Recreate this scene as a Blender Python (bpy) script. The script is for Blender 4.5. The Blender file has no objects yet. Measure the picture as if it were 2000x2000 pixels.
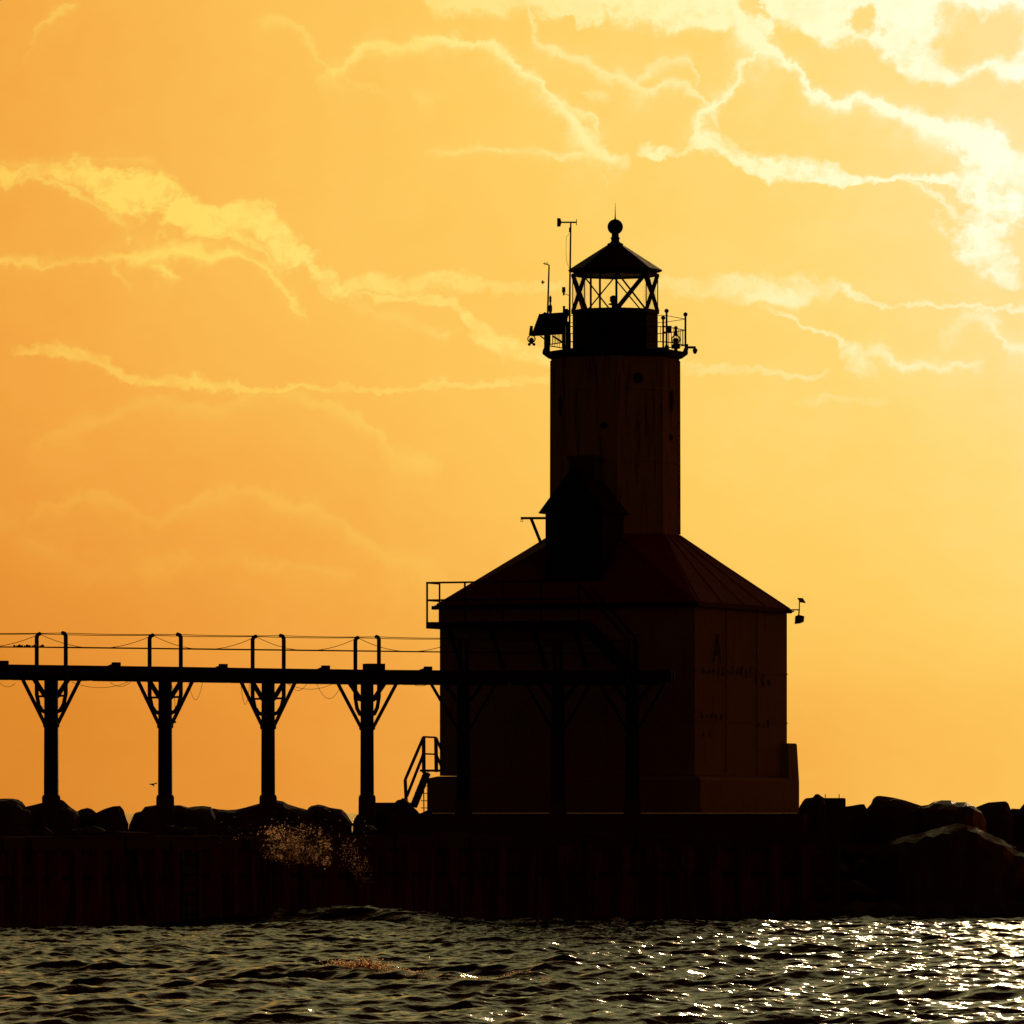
import bpy, bmesh, math, random
import numpy as np
from mathutils import Vector, Matrix, noise as mnoise
rad = math.radians
random.seed(7)
scn = bpy.context.scene
COL = scn.collection

# ------------------------------------------------------------------ camera
H = 2.836            # eye height above the lake
F = 14000.0          # telephoto: 70 px per metre at 200 m in the 2000 px frame
cam_d = bpy.data.cameras.new('camera')
cam = bpy.data.objects.new('camera', cam_d); COL.objects.link(cam)
cam.location = (0, 0, H); cam.rotation_euler = (rad(90), 0, 0)
cam_d.lens = 252.0; cam_d.sensor_width = 36.0
cam_d.shift_y = 0.294
cam_d.clip_start = 0.5; cam_d.clip_end = 200000
scn.camera = cam

SUN_EL, SUN_AZ = rad(12.0), rad(5.5)
scn.view_settings.view_transform = 'Standard'
scn.view_settings.look = 'None'
scn.view_settings.gamma = 1
scn.view_settings.exposure = -3.0     # exposed for the bright evening sky

def lin(c):
    c = c / 255.0
    return c / 12.92 if c <= 0.04045 else ((c + 0.055) / 1.055) ** 2.4
def srgb(r, g, b, k=1.0): return (lin(r) * k, lin(g) * k, lin(b) * k, 1)

# ------------------------------------------------------------------ node helper
class NT:
    def __init__(s, tree): s.t = tree; s.n = tree.nodes; s.l = tree.links
    def new(s, typ, **kw):
        n = s.n.new(typ)
        for k, v in kw.items(): setattr(n, k, v)
        return n
    def put(s, sock, v):
        if v is None: return
        if isinstance(v, bpy.types.NodeSocket): s.l.new(v, sock)
        else: sock.default_value = v
    def m(s, op, a, b=None, c=None, clamp=False):
        n = s.new('ShaderNodeMath', operation=op, use_clamp=clamp)
        s.put(n.inputs[0], a); s.put(n.inputs[1], b); s.put(n.inputs[2], c)
        return n.outputs[0]
    def sstep(s, x, a, b, c=0.0, d=1.0):
        n = s.new('ShaderNodeMapRange', interpolation_type='SMOOTHSTEP')
        s.put(n.inputs[0], x)
        for i, v in zip((1, 2, 3, 4), (a, b, c, d)): s.put(n.inputs[i], v)
        return n.outputs[0]
    def vm(s, op, a, b=None):
        n = s.new('ShaderNodeVectorMath', operation=op)
        s.put(n.inputs[0], a); s.put(n.inputs[1], b)
        return n.outputs['Value'] if op in ('DOT_PRODUCT', 'LENGTH') else n.outputs[0]
    def xyz(s, x, y, z=0.0):
        n = s.new('ShaderNodeCombineXYZ')
        s.put(n.inputs[0], x); s.put(n.inputs[1], y); s.put(n.inputs[2], z)
        return n.outputs[0]
    def sep(s, v):
        n = s.new('ShaderNodeSeparateXYZ'); s.put(n.inputs[0], v); return n.outputs
    def noise(s, v, scale, detail=3, rough=.5, dist=0.0, color=False):
        n = s.new('ShaderNodeTexNoise')
        s.put(n.inputs['Vector'], v); s.put(n.inputs['Scale'], scale)
        s.put(n.inputs['Detail'], detail); s.put(n.inputs['Roughness'], rough); s.put(n.inputs['Distortion'], dist)
        return n.outputs['Color'] if color else n.outputs[0]
    def ramp(s, f, stops, interp='LINEAR'):
        n = s.new('ShaderNodeValToRGB'); r = n.color_ramp; r.interpolation = interp
        while len(r.elements) > 1: r.elements.remove(r.elements[-1])
        r.elements[0].position = stops[0][0]; r.elements[0].color = stops[0][1]
        for p, c in stops[1:]:
            e = r.elements.new(p); e.color = c
        s.put(n.inputs[0], f); return n.outputs[0]
    def mix(s, f, a, b, blend='MIX'):
        n = s.new('ShaderNodeMix', data_type='RGBA', blend_type=blend)
        s.put(n.inputs['Factor'], f); s.put(n.inputs[6], a); s.put(n.inputs[7], b)
        return n.outputs[2]
    def fcurve(s, x, pts):
        n = s.new('ShaderNodeFloatCurve')
        cv = n.mapping.curves[0]
        pts = sorted(pts)
        cv.points[0].location = pts[0]; cv.points[-1].location = pts[-1]
        for p in pts[1:-1]: cv.points.new(*p)
        for p in cv.points: p.handle_type = 'AUTO_CLAMPED'
        n.mapping.update(); s.put(n.inputs['Value'], x); return n.outputs[0]
    def vcurve(s, x, chans):
        n = s.new('ShaderNodeVectorCurve')
        for cv, pts in zip(n.mapping.curves, chans):
            pts = sorted(pts)
            cv.points[0].location = pts[0]; cv.points[-1].location = pts[-1]
            for p in pts[1:-1]: cv.points.new(*p)
            for p in cv.points: p.handle_type = 'AUTO_CLAMPED'
        n.mapping.update()
        s.put(n.inputs['Vector'], s.xyz(x, x, x))
        return s.sep(n.outputs[0])

# ------------------------------------------------------------------ sky
def build_world():
    w = bpy.data.worlds.new('World'); scn.world = w; w.use_nodes = True
    t = NT(w.node_tree); t.n.clear()
    w.cycles.sampling_method = 'MANUAL'; w.cycles.sample_map_resolution = 512
    out = t.new('ShaderNodeOutputWorld')
    gen = t.new('ShaderNodeTexCoord').outputs['Generated']
    X, Y, Z = t.sep(gen)
    az = t.m('ARCTAN2', X, Y)
    hor = t.m('SQRT', t.m('ADD', t.m('MULTIPLY', X, X), t.m('MULTIPLY', Y, Y)))
    el = t.m('DIVIDE', Z, t.m('MAXIMUM', hor, 0.02))
    S = t.m('MULTIPLY_ADD', az, 7.0, 0.5)          # azimuth, 0..1 over 8.2 degrees
    T = t.m('MULTIPLY_ADD', el, -7.0, 0.794)       # height, 0.794 at the horizon, 0 at 6.5 degrees
    P = t.xyz(S, T, 0)
    # turbulence that ruffles the cloud edges
    w1 = t.vm('SUBTRACT', t.noise(P, 13, 4, .55, color=True), (.5, .5, .5))
    w2 = t.vm('SUBTRACT', t.noise(P, 55, 5, .62, color=True), (.5, .5, .5))
    def scale(v, k):
        n = t.new('ShaderNodeVectorMath', operation='SCALE'); t.put(n.inputs[0], v); n.inputs['Scale'].default_value = k
        return n.outputs[0]
    PW = t.vm('ADD', t.vm('ADD', P, scale(w1, .032)), scale(w2, .024))
    SW, TW, _ = t.sep(PW)
    puff = t.sstep(t.noise(t.xyz(SW, t.m('MULTIPLY', TW, 1.5)), 17, 8, .62), .36, .62)
    wisp = t.sstep(t.noise(t.xyz(t.m('MULTIPLY', SW, .5), TW), 30, 6, .65), .30, .70)

    # base colour of the veil
    Sc = t.m('MINIMUM', t.m('MAXIMUM', S, -0.2), 1.15)
    hq = t.fcurve(T, [(0, .36), (.12, .355), (.35, .30), (.5, .205), (.62, .105), (.72, .0), (.794, -.02 + .0), (1, -.05)])
    soft = t.m('MULTIPLY', t.m('SUBTRACT', t.noise(P, 3.2, 4, .5), .5), .16)
    Q = t.m('ADD', t.m('ADD', t.m('MULTIPLY_ADD', Sc, .66, -.085), hq), soft)
    Q = t.m('SUBTRACT', Q, t.m('MULTIPLY', t.m('MULTIPLY', t.sstep(T, .55, .76), .20), t.m('SUBTRACT', Sc, .36)))
    base = t.ramp(Q, [(0, srgb(226, 140, 46)), (.12, srgb(236, 153, 57)), (.28, srgb(244, 170, 70)), (.42, srgb(250, 189, 84)),
                      (.6, srgb(253, 205, 97)), (.78, srgb(255, 217, 118)), (.95, srgb(255, 226, 152)), (1, srgb(255, 228, 160))])
    lit = t.ramp(Q, [(0, srgb(240, 165, 66)), (.2, srgb(254, 205, 88)), (.38, srgb(255, 220, 102)), (.55, srgb(255, 228, 124)), (.68, srgb(255, 245, 172)),
                     (.8, srgb(255, 254, 205)), (1, srgb(255, 255, 232, 1.1))])

    fb = t.noise(t.xyz(S, t.m('MULTIPLY', T, 1.25)), 21, 9, .64)
    fbd = t.m('MULTIPLY', t.m('SUBTRACT', fb, .5), 2.3)
    inner = t.sstep(t.noise(t.xyz(SW, t.m('MULTIPLY', TW, 1.2)), 38, 7, .66), .34, .60, .42, 1.0)
    vary = t.m('MULTIPLY_ADD', t.noise(P, 34, 3, .6), 3.2, -.5, clamp=False)
    vary = t.m('MAXIMUM', vary, .35)
    ampv = t.sstep(t.noise(t.xyz(T, S), 19, 3, .6), .3, .62, .85, 1.3)
    total = None
    def streak(pts, up, dn, tex=None, texk=.7, vertical=False, k=1.0, mass=0):
        """pts: (x, y, strength, width px). A cloud edge along y=f(x); sharp on one side, fading on the other."""
        nonlocal total
        a, b = (TW, SW) if vertical else (SW, TW)
        q = [((p[1], p[0]) if vertical else (p[0], p[1])) + tuple(p[2:]) for p in pts]
        f = [(p[0] / 2000, p[1] / 2000) for p in q]
        am = [(p[0] / 2000, p[2]) for p in q]
        wd = [(p[0] / 2000, p[3] / 100) for p in q]
        if f[0][0] > 0.005: am = [(f[0][0] - .012, 0)] + am
        if f[-1][0] < 0.995: am = am + [(f[-1][0] + .012, 0)]
        c, amp, wid = t.vcurve(a, (f, am, wd))
        d = t.m('SUBTRACT', b, c)
        wu = t.m('MULTIPLY', t.m('MAXIMUM', t.m('MULTIPLY', d, -1), 0), 20.0 / up)
        wl = t.m('MULTIPLY', t.m('MAXIMUM', d, 0), 20.0 / dn)
        wid = t.m('MAXIMUM', wid, .01)
        if not mass: wid = t.m('MULTIPLY', wid, vary)
        e = t.m('DIVIDE', t.m('ADD', wu, wl), wid)
        g = t.m('POWER', 2.718, t.m('MULTIPLY', t.m('MULTIPLY', e, e), -1))
        if mass:
            g0 = t.sstep(g, .02, .22)
            g = t.sstep(t.m('MULTIPLY_ADD', fbd, mass, t.m('MULTIPLY', g, 1.0)), .26, .95)
            v = t.m('MULTIPLY', t.m('MULTIPLY', t.m('MULTIPLY', g, inner), t.m('MULTIPLY', amp, g0)), 1.3)
        else:
            tail = t.m('MULTIPLY', t.m('POWER', 2.718, t.m('MULTIPLY', e, -.5)), .30)
            v = t.m('MULTIPLY', t.m('MULTIPLY', t.m('ADD', t.m('MULTIPLY', g, .78), tail), amp), ampv)
        if tex is not None:
            v = t.m('MULTIPLY', v, t.m('MULTIPLY_ADD', tex, texk, 1 - texk))
        if k != 1: v = t.m('MULTIPLY', v, k)
        total = v if total is None else t.m('MAXIMUM', total, v)
    st = streak
    st([(640,140,.5,14),(665,128,.75,12),(690,104,.7,9),(720,87,.7,8),(780,92,.65,8),(830,80,.75,8),(900,80,.8,7),(965,93,.8,7),(1005,128,.85,8),(1030,150,.85,8),
        (1060,175,.85,9),(1085,200,.85,12),(1100,228,.85,16),(1125,255,.85,16),(1150,282,.85,16),(1180,298,.8,12),(1215,308,.6,8)], .8, 1.6)
    st([(1085,222,.3,5),(1110,224,.6,6),(1140,232,.6,6),(1162,250,.6,6),(1168,285,.4,6)], .9, 1.4)
    st([(830,303,.1,7),(900,300,.5,7),(1000,300,.45,6),(1080,298,.6,7),(1150,303,.8,8)], 1, 1, wisp, .5)
    st([(515,45,.2,9),(550,38,.34,8),(575,48,.34,8),(600,75,.3,8),(625,105,.3,8),(643,135,.35,9)], .9, 1.5)
    st([(650,140,.45,9),(690,155,.3,8),(750,182,.2,8)], 1, 1, wisp, .8)
    st([(812,180,.3,12),(830,190,.4,12),(845,193,.2,8)], 1, 1, wisp, .5)
    st([(1478,95,.8,8),(1448,125,.8,7),(1436,155,.8,8),(1428,185,.9,11),(1402,207,.85,8),(1382,228,.85,7),(1375,250,.85,7),(1388,282,.9,12)], 1.2, .9, None, vertical=True)
    st([(1430,0,.9,30),(1455,50,1,26),(1480,82,1,22),(1510,103,1,12),(1540,122,1,9),(1570,150,1,9),(1588,178,1,8),(1612,184,1,8),(1632,203,1,8),(1658,207,1,8),(1680,186,1,8),(1700,198,1,9),
        (1740,217,1,10),(1780,235,1,12),(1830,252,1,16),(1880,268,1,22),(1920,285,1,34),(1955,300,.95,30),(2000,330,.7,30)], .75, 1.5)
    st([(1130,190,.0,6),(1140,192,.5,8),(1175,196,.35,7),(1230,205,.0,6)], 1, 1, wisp, .8)
    st([(1035,30,.5,9),(1050,75,.55,9),(1072,100,.55,10),(1110,106,.5,9),(1140,127,.5,9),(1170,146,.5,11),(1210,152,.5,13),(1240,167,.5,15),(1275,178,.5,10),(1300,165,.5,8),(1338,178,.5,7),
        (1370,190,.5,7),(1388,215,.5,7)], .9, 1.4)
    st([(1240,165,.3,10),(1255,146,.45,12),(1290,122,.42,9),(1330,120,.42,9),(1355,138,.4,9),(1362,165,.3,8)], .9, 1.2)
    st([(1268,300,.7,13),(1290,304,.85,13),(1325,307,.5,6),(1352,296,.6,10),(1385,284,.9,24),(1425,302,.95,27),(1460,322,.95,24),(1500,338,.95,27),(1550,340,.95,28),(1620,348,.9,22),(1660,355,.85,11),(1710,358,.75,8),
        (1780,358,.7,8),(1860,352,.8,10)], 1.5, .7, mass=.6)
    st([(1775,365,.4,6),(1820,385,.4,6),(1850,415,.4,8)], 1, 1)
    # bright billows under the top edge, with darker pockets
    hole = None
    HW = t.vm('ADD', PW, scale(t.vm('SUBTRACT', t.noise(P, 20, 6, .62, color=True), (.5, .5, .5)), .10))
    SH, TH, _ = t.sep(HW)
    for hx, hy, rx, ry in ((1905, 78, 88, 62), (1690, 40, 34, 40), (1462, 14, 18, 34), (1130, 45, 60, 14)):
        dx = t.m('MULTIPLY', t.m('SUBTRACT', SH, hx / 2000), 2000 / rx)
        dy = t.m('MULTIPLY', t.m('SUBTRACT', TH, hy / 2000), 2000 / ry)
        h = t.sstep(t.m('ADD', t.m('MULTIPLY', dx, dx), t.m('MULTIPLY', dy, dy)), .3, 1.7)
        hole = h if hole is None else t.m('MULTIPLY', hole, h)
    top = t.fcurve(SW, [(.0, 0), (.41, 0), (.43, .018), (.455, .019), (.50, .014), (.54, .022), (.575, .024), (.60, .028), (.64, .03), (.68, .034), (.72, .036),
                        (.74, .05), (.76, .022), (.79, .036), (.82, .050), (.845, .048), (.865, .062), (.89, .085), (.91, .083), (.925, .088), (.96, .080), (1, .088)])
    bill = t.sstep(t.m('SUBTRACT', top, t.m('MULTIPLY_ADD', TH, .5, t.m('MULTIPLY', TW, .5))), -.006, .013)
    bill = t.m('MULTIPLY', bill, t.sstep(SW, .40, .42))
    bill = t.m('MULTIPLY', bill, t.sstep(t.m('ADD', fbd, t.m('MULTIPLY', bill, .75)), .12, .78, .30, 1.0))
    bill = t.m('MULTIPLY', bill, t.m('MULTIPLY_ADD', inner, .45, .62))
    total = t.m('MAXIMUM', total, t.m('MULTIPLY', t.m('MULTIPLY', bill, hole), t.sstep(SW, .4, .72, .7, 1.0)))
    # tall broken column on the right
    st([(1905,262,.9,40),(1918,310,.95,55),(1930,345,.8,60),(1925,390,.85,75),(1905,430,.8,70),(1910,470,.7,60),(1935,510,.65,50),(1950,545,.6,34)], 1.0, 1.2, vertical=True, mass=1.5)
    st([(1915,268,.7,8),(1940,262,.8,7),(1965,275,.85,8),(1972,310,.7,8)], 1, 1)
    # broken band on the left
    st([(0,340,.55,24),(60,338,.6,24),(130,345,.6,28),(200,365,.75,45),(255,392,.9,55),(330,405,.75,45),(400,438,.75,50),(480,430,.7,45),(540,455,.75,42),(590,495,.75,38),(640,545,.75,28),(690,580,.4,14)], .95, 1.0, k=1.2, mass=1.45)
    st([(0,322,.4,10),(60,322,.35,8),(140,318,.3,8),(230,320,.35,8),(290,326,.3,8)], 1, 1, wisp, .7)
    st([(0,352,.5,8),(60,358,.55,7),(120,370,.6,7),(170,395,.6,8),(205,425,.6,9),(250,445,.4,9)], 1.4, .7, wisp, .4)
    st([(0,511,.55,7),(100,513,.45,6),(200,515,.5,6),(260,505,.75,13),(350,498,.8,16),(400,508,.8,16),(460,508,.75,8),(505,512,.7,7),(535,530,.65,8),(562,565,.7,9),(580,592,.65,9)], 1.2, .8, wisp, .3)
    st([(420,465,.6,7),(450,468,.6,7),(490,478,.6,8),(525,492,.6,9),(535,505,.5,8)], 1.2, .8)
    st([(225,515,.2,6),(240,540,.35,7),(248,552,.2,6)], 1, 1)
    st([(302,530,.6,10),(318,540,.8,14),(335,550,.4,8)], 1, .8)
    st([(640,560,.5,14),(700,560,.55,18),(740,545,.6,20),(800,550,.6,22),(850,540,.6,20),(900,552,.5,16),(960,556,.35,12),(1075,558,.3,10)], 1.1, 1.2, mass=.8)
    st([(650,570,.55,8),(700,580,.5,8),(780,572,.5,8),(850,580,.6,9),(895,598,.65,12),(930,640,.65,22),(975,665,.65,24),(1020,682,.6,20),(1072,700,.5,16)], 1, 1.3, mass=.6)
    st([(710,605,.3,10),(735,610,.3,9),(790,620,.3,9),(830,640,.25,8),(870,655,.35,9),(885,652,.1,8)], 1, 1, wisp, .9)
    st([(40,689,.3,8),(80,692,.5,12),(130,700,.5,14),(200,715,.5,14),(250,745,.5,12),(330,752,.55,13),(420,752,.5,10),(520,762,.55,6),(600,757,.4,5),(750,757,.4,5),(880,753,.5,9),(950,752,.5,9),(1075,745,.3,7)], 1.6, 1.0, mass=.6)
    st([(60,880,.06,10),(120,838,.13,10),(200,810,.16,10),(300,790,.18,10),(400,797,.18,10),(470,775,.18,9),(530,768,.2,9),(600,778,.2,9),(680,802,.24,9),(740,842,.26,10),(775,890,.22,18),(840,895,.2,16)], .9, 1.8)
    st([(60,1020,.08,10),(75,988,.16,9),(130,975,.16,9),(180,970,.16,9),(230,982,.18,9),(290,1012,.16,9),(380,990,.16,9),(430,965,.18,9),(500,955,.2,8),(540,970,.2,8),(600,985,.18,8),(660,1010,.2,9),(720,1060,.18,10),
        (800,1098,.2,24),(860,1110,.12,20)], .9, 2.0)
    st([(0,1020,.2,20),(80,1060,.15,18),(200,1120,.14,25),(400,1100,.15,18),(520,1108,.2,12),(620,1110,.14,12),(700,1118,.1,10)], 1, 1, puff, .5)
    # right of the tower
    st([(1285,548,.25,12),(1360,560,.3,16),(1420,560,.45,22),(1470,562,.6,28),(1540,570,.6,30),(1595,565,.5,28),(1640,560,.5,14),(1670,582,.6,9),(1710,598,.55,8),(1800,604,.4,6),(1900,603,.4,6),(2000,612,.45,9)], 1.2, 1.1, mass=.8)
    st([(1510,605,.3,8),(1545,622,.4,7),(1572,650,.45,8),(1610,655,.45,8),(1640,675,.5,14),(1670,700,.5,20),(1695,712,.4,18)], 1.1, 1.2, mass=.6)
    st([(1690,700,.3,8),(1705,686,.45,8),(1725,683,.5,8),(1745,697,.5,8),(1770,712,.5,9),(1830,714,.45,9),(1900,715,.3,8)], .9, 1.4)
    st([(1322,712,.3,14),(1380,722,.3,10),(1460,722,.25,8),(1530,734,.35,8),(1600,728,.25,9)], 1.2, 1.2, mass=.7)
    st([(1850,660,.2,14),(1875,630,.3,12),(1905,617,.35,10),(1935,640,.45,12),(1955,675,.5,12),(1980,690,.5,12),(2000,692,.4,12)], 1, 1.1, wisp, .3)
    st([(1570,780,.1,6),(1625,775,.25,8),(1650,782,.15,6),(1720,778,.12,6)], 1, 1, wisp, .5)
    st([(70,78,.2,9),(80,52,.35,9),(100,35,.4,8),(130,18,.4,7)], .9, 1.6)
    win = t.m('MULTIPLY', t.sstep(S, -.5, -.1), t.sstep(S, 1.1, 1.5, 1, 0))
    win = t.m('MULTIPLY', win, t.sstep(T, -.6, -.15))
    cf = t.m('MULTIPLY', total, win, clamp=True)
    # wider veil clouds that continue round the sky
    col = t.mix(cf, base, lit)
    col = t.mix(t.m('MULTIPLY', puff, .05), col, lit)
    # the veil dims and greys away from the sun
    sd = (math.cos(SUN_EL) * math.sin(SUN_AZ), math.cos(SUN_EL) * math.cos(SUN_AZ), math.sin(SUN_EL))
    ang = t.m('ARCCOSINE', t.m('MINIMUM', t.vm('DOT_PRODUCT', gen, sd), 1.0))
    elr = t.m('ARCTANGENT', el)
    near = t.sstep(ang, rad(12), rad(28), 1, 0)
    high = t.sstep(elr, rad(6.6), rad(13))
    big = t.m('MULTIPLY_ADD', t.noise(gen, 5, 6, .6), 1.6, .2)
    grey = t.mix(big, srgb(92, 96, 66, .25), srgb(184, 182, 128, .62))
    col = t.mix(t.m('MULTIPLY', high, .9), col, grey)
    fall = t.m('MULTIPLY_ADD', near, .994, .006)
    k = t.new('ShaderNodeVectorMath', operation='SCALE'); t.put(k.inputs[0], col); t.put(k.inputs['Scale'], fall)
    bg1 = t.new('ShaderNodeBackground'); t.put(bg1.inputs[0], k.outputs[0]); bg1.inputs[1].default_value = 8.0
    sky = t.new('ShaderNodeTexSky', sky_type='NISHITA'); sky.sun_disc = False
    sky.sun_elevation = SUN_EL; sky.sun_rotation = SUN_AZ; sky.dust_density = 3.0
    tint = t.mix(1.0, sky.outputs[0], (1.0, .13, .02, 1), 'MULTIPLY')
    far_ = t.m('SUBTRACT', 1.0, t.m('MULTIPLY', near, .97))
    kk = t.new('ShaderNodeVectorMath', operation='SCALE'); t.put(kk.inputs[0], tint); t.put(kk.inputs['Scale'], t.m('MULTIPLY', far_, t.sstep(X, -.1, .8, .68, 2.6)))
    bg2 = t.new('ShaderNodeBackground'); t.put(bg2.inputs[0], kk.outputs[0]); bg2.inputs[1].default_value = 0.085
    add = t.new('ShaderNodeAddShader'); t.l.new(bg1.outputs[0], add.inputs[0]); t.l.new(bg2.outputs[0], add.inputs[1])
    t.l.new(add.outputs[0], out.inputs[0])
build_world()

sun_d = bpy.data.lights.new('sun', 'SUN'); sun = bpy.data.objects.new('sun', sun_d); COL.objects.link(sun)
sun_d.energy = 5.0; sun_d.angle = rad(0.53); sun_d.color = (1, .62, .30)
sv = Vector((math.cos(SUN_EL) * math.sin(SUN_AZ), math.cos(SUN_EL) * math.cos(SUN_AZ), math.sin(SUN_EL)))
sun.rotation_euler = sv.to_track_quat('Z', 'Y').to_euler(); sun.location = sv * 300

scn.cycles.caustics_reflective = False; scn.cycles.caustics_refractive = False
scn.cycles.max_bounces = 6; scn.cycles.transparent_max_bounces = 16

# ------------------------------------------------------------------ materials
def material(name, base, rough=.7, metal=0.0, var=.25, scale=2.0, bump=0.0, bscale=20.0, extra=None, spec=.15):
    m = bpy.data.materials.new(name); m.use_nodes = True
    t = NT(m.node_tree); b = t.n['Principled BSDF']
    co = t.new('ShaderNodeTexCoord').outputs['Object']
    n = t.noise(co, scale, 5, .6)
    c = t.mix(n, tuple(x * (1 - var) for x in base) + (1,), tuple(min(1, x * (1 + var)) for x in base) + (1,))
    if extra: c = extra(t, co, c)
    t.put(b.inputs['Base Color'], c)
    r = t.noise(co, scale * 3, 3, .6)
    t.put(b.inputs['Roughness'], t.m('MULTIPLY_ADD', r, .3, rough - .15))
    b.inputs['Metallic'].default_value = metal
    b.inputs['Specular IOR Level'].default_value = spec
    if bump:
        bn = t.new('ShaderNodeBump'); bn.inputs['Distance'].default_value = bump
        t.put(bn.inputs['Height'], t.noise(co, bscale, 5, .6)); t.l.new(bn.outputs[0], b.inputs['Normal'])
    return m
def rust_runs(col, amt=.6, lo=.55):
    def f(t, co, c):
        x, y, z = t.sep(co)
        v = t.xyz(t.m('MULTIPLY', x, 7), t.m('MULTIPLY', y, 7), t.m('MULTIPLY', z, .6))
        n = t.sstep(t.noise(v, 1.0, 6, .65), lo, lo + .15)
        return t.mix(t.m('MULTIPLY', n, amt), c, col)
    return f
M = {
 'white_paint': material('white_paint', (.44, .39, .32), .7, var=.2, bump=.01, extra=rust_runs((.16, .06, .02, 1))),
 'tower_paint': material('tower_paint', (.62, .56, .48), .8, var=.2, bump=.01, extra=rust_runs((.15, .05, .02, 1), .7, .5)),
 'roof_red': material('roof_red', (.30, .035, .02), .8, var=.35, bump=.01, bscale=8, extra=rust_runs((.1, .02, .01, 1), .5, .5)),
 'lantern_black': material('lantern_black', (.03, .026, .024), .6, var=.3, metal=.0),
 'steel': material('steel', (.035, .03, .028), .6, var=.4, bump=.004, extra=rust_runs((.08, .03, .015, 1), .5)),
 'galvanised': material('galvanised', (.12, .12, .12), .5, var=.2, metal=.3),
 'concrete': material('concrete', (.16, .125, .10), .95, spec=0.0, var=.25, bump=.02, extra=rust_runs((.12, .05, .025, 1), .6, .5)),
 'sheet_pile': material('sheet_pile', (.26, .085, .045), .8, var=.5, bump=.02, scale=1.2, extra=rust_runs((.07, .03, .02, 1), .8, .45)),
 'rock': material('rock', (.12, .095, .08), .95, spec=.15, var=.4, scale=1.5, bump=.05, bscale=5),
 'wet_rock': material('wet_rock', (.09, .075, .065), .42, var=.4, scale=1.5, bump=.04, bscale=3, spec=.5),
 'wood': material('wood', (.07, .05, .04), .8, var=.4, scale=3, bump=.01),
 'graffiti': material('graffiti', (.02, .02, .025), .6, var=.1),
 'solar': material('solar', (.01, .012, .02), .3, var=.1, scale=8),
 'bird': material('bird', (.05, .045, .04), .8),
}
def glass_mat():
    m = bpy.data.materials.new('lantern_glass'); m.use_nodes = True
    t = NT(m.node_tree); t.n.clear()
    out = t.new('ShaderNodeOutputMaterial')
    co = t.new('ShaderNodeTexCoord').outputs['Object']
    tr = t.new('ShaderNodeBsdfTransparent'); tr.inputs[0].default_value = (1, .99, .97, 1)
    gl = t.new('ShaderNodeBsdfGlossy'); gl.inputs['Roughness'].default_value = .08
    tl = t.new('ShaderNodeBsdfTranslucent'); tl.inputs[0].default_value = (.9, .85, .75, 1)
    fr = t.new('ShaderNodeFresnel'); fr.inputs[0].default_value = 1.5
    a = t.new('ShaderNodeMixShader'); t.put(a.inputs[0], t.m('MULTIPLY', fr.outputs[0], .12)); t.l.new(tr.outputs[0], a.inputs[1]); t.l.new(gl.outputs[0], a.inputs[2])
    x, y, z = t.sep(co)
    grime = t.sstep(t.noise(t.xyz(t.m('MULTIPLY_ADD', z, 3, t.m('MULTIPLY', x, 4)), t.m('MULTIPLY', y, 4), 0), 2, 4, .6), .4, .7)
    b = t.new('ShaderNodeMixShader'); t.put(b.inputs[0], t.m('MULTIPLY_ADD', grime, .06, .0))
    t.l.new(a.outputs[0], b.inputs[1]); t.l.new(tl.outputs[0], b.inputs[2])
    t.l.new(b.outputs[0], out.inputs[0]); return m
M['glass'] = glass_mat()
def water_mat():
    m = bpy.data.materials.new('lake_water'); m.use_nodes = True
    t = NT(m.node_tree); b = t.n['Principled BSDF']
    co = t.new('ShaderNodeTexCoord').outputs['Object']
    b.inputs['Base Color'].default_value = (.012, .014, .009, 1)
    b.inputs['Roughness'].default_value = .10; b.inputs['IOR'].default_value = 1.333
    x, y, z = t.sep(co)
    n1 = t.noise(t.xyz(t.m('MULTIPLY', x, .8), y, z), 5, 3, .55); 
    bn = t.new('ShaderNodeBump'); bn.inputs['Distance'].default_value = .024; bn.inputs['Strength'].default_value = 1
    t.put(bn.inputs['Height'], n1)
    far = t.noise(co, .9, 5, .6)
    bf = t.new('ShaderNodeBump'); t.put(bf.inputs['Height'], far)
    t.put(bf.inputs['Distance'], t.sstep(y, 195, 215, 0.0, .45))
    t.l.new(bn.outputs[0], bf.inputs['Normal'])
    t.l.new(bf.outputs[0], b.inputs['Normal'])
    return m
M['water'] = water_mat()
def foam_mat():
    m = bpy.data.materials.new('water_drops'); m.use_nodes = True
    t = NT(m.node_tree); t.n.clear(); out = t.new('ShaderNodeOutputMaterial')
    tl = t.new('ShaderNodeBsdfTranslucent'); tl.inputs[0].default_value = (.95, .85, .75, 1)
    gl = t.new('ShaderNodeBsdfGlossy'); gl.inputs['Roughness'].default_value = .42; gl.inputs[0].default_value = (.9, .85, .8, 1)
    mx = t.new('ShaderNodeMixShader'); mx.inputs[0].default_value = .8
    t.l.new(tl.outputs[0], mx.inputs[1]); t.l.new(gl.outputs[0], mx.inputs[2]); rf = t.new('ShaderNodeBsdfGlass'); rf.inputs['IOR'].default_value = 1.33; rf.inputs['Color'].default_value = (1, .80, .60, 1); rf.inputs['Roughness'].default_value = .36  # warm glass tint paints scattered sunset light into otherwise colourless drops
    m2 = t.new('ShaderNodeMixShader'); m2.inputs[0].default_value = .88
    t.l.new(mx.outputs[0], m2.inputs[1]); t.l.new(rf.outputs[0], m2.inputs[2]); t.l.new(m2.outputs[0], out.inputs[0])
    return m
M['drops'] = foam_mat()

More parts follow.
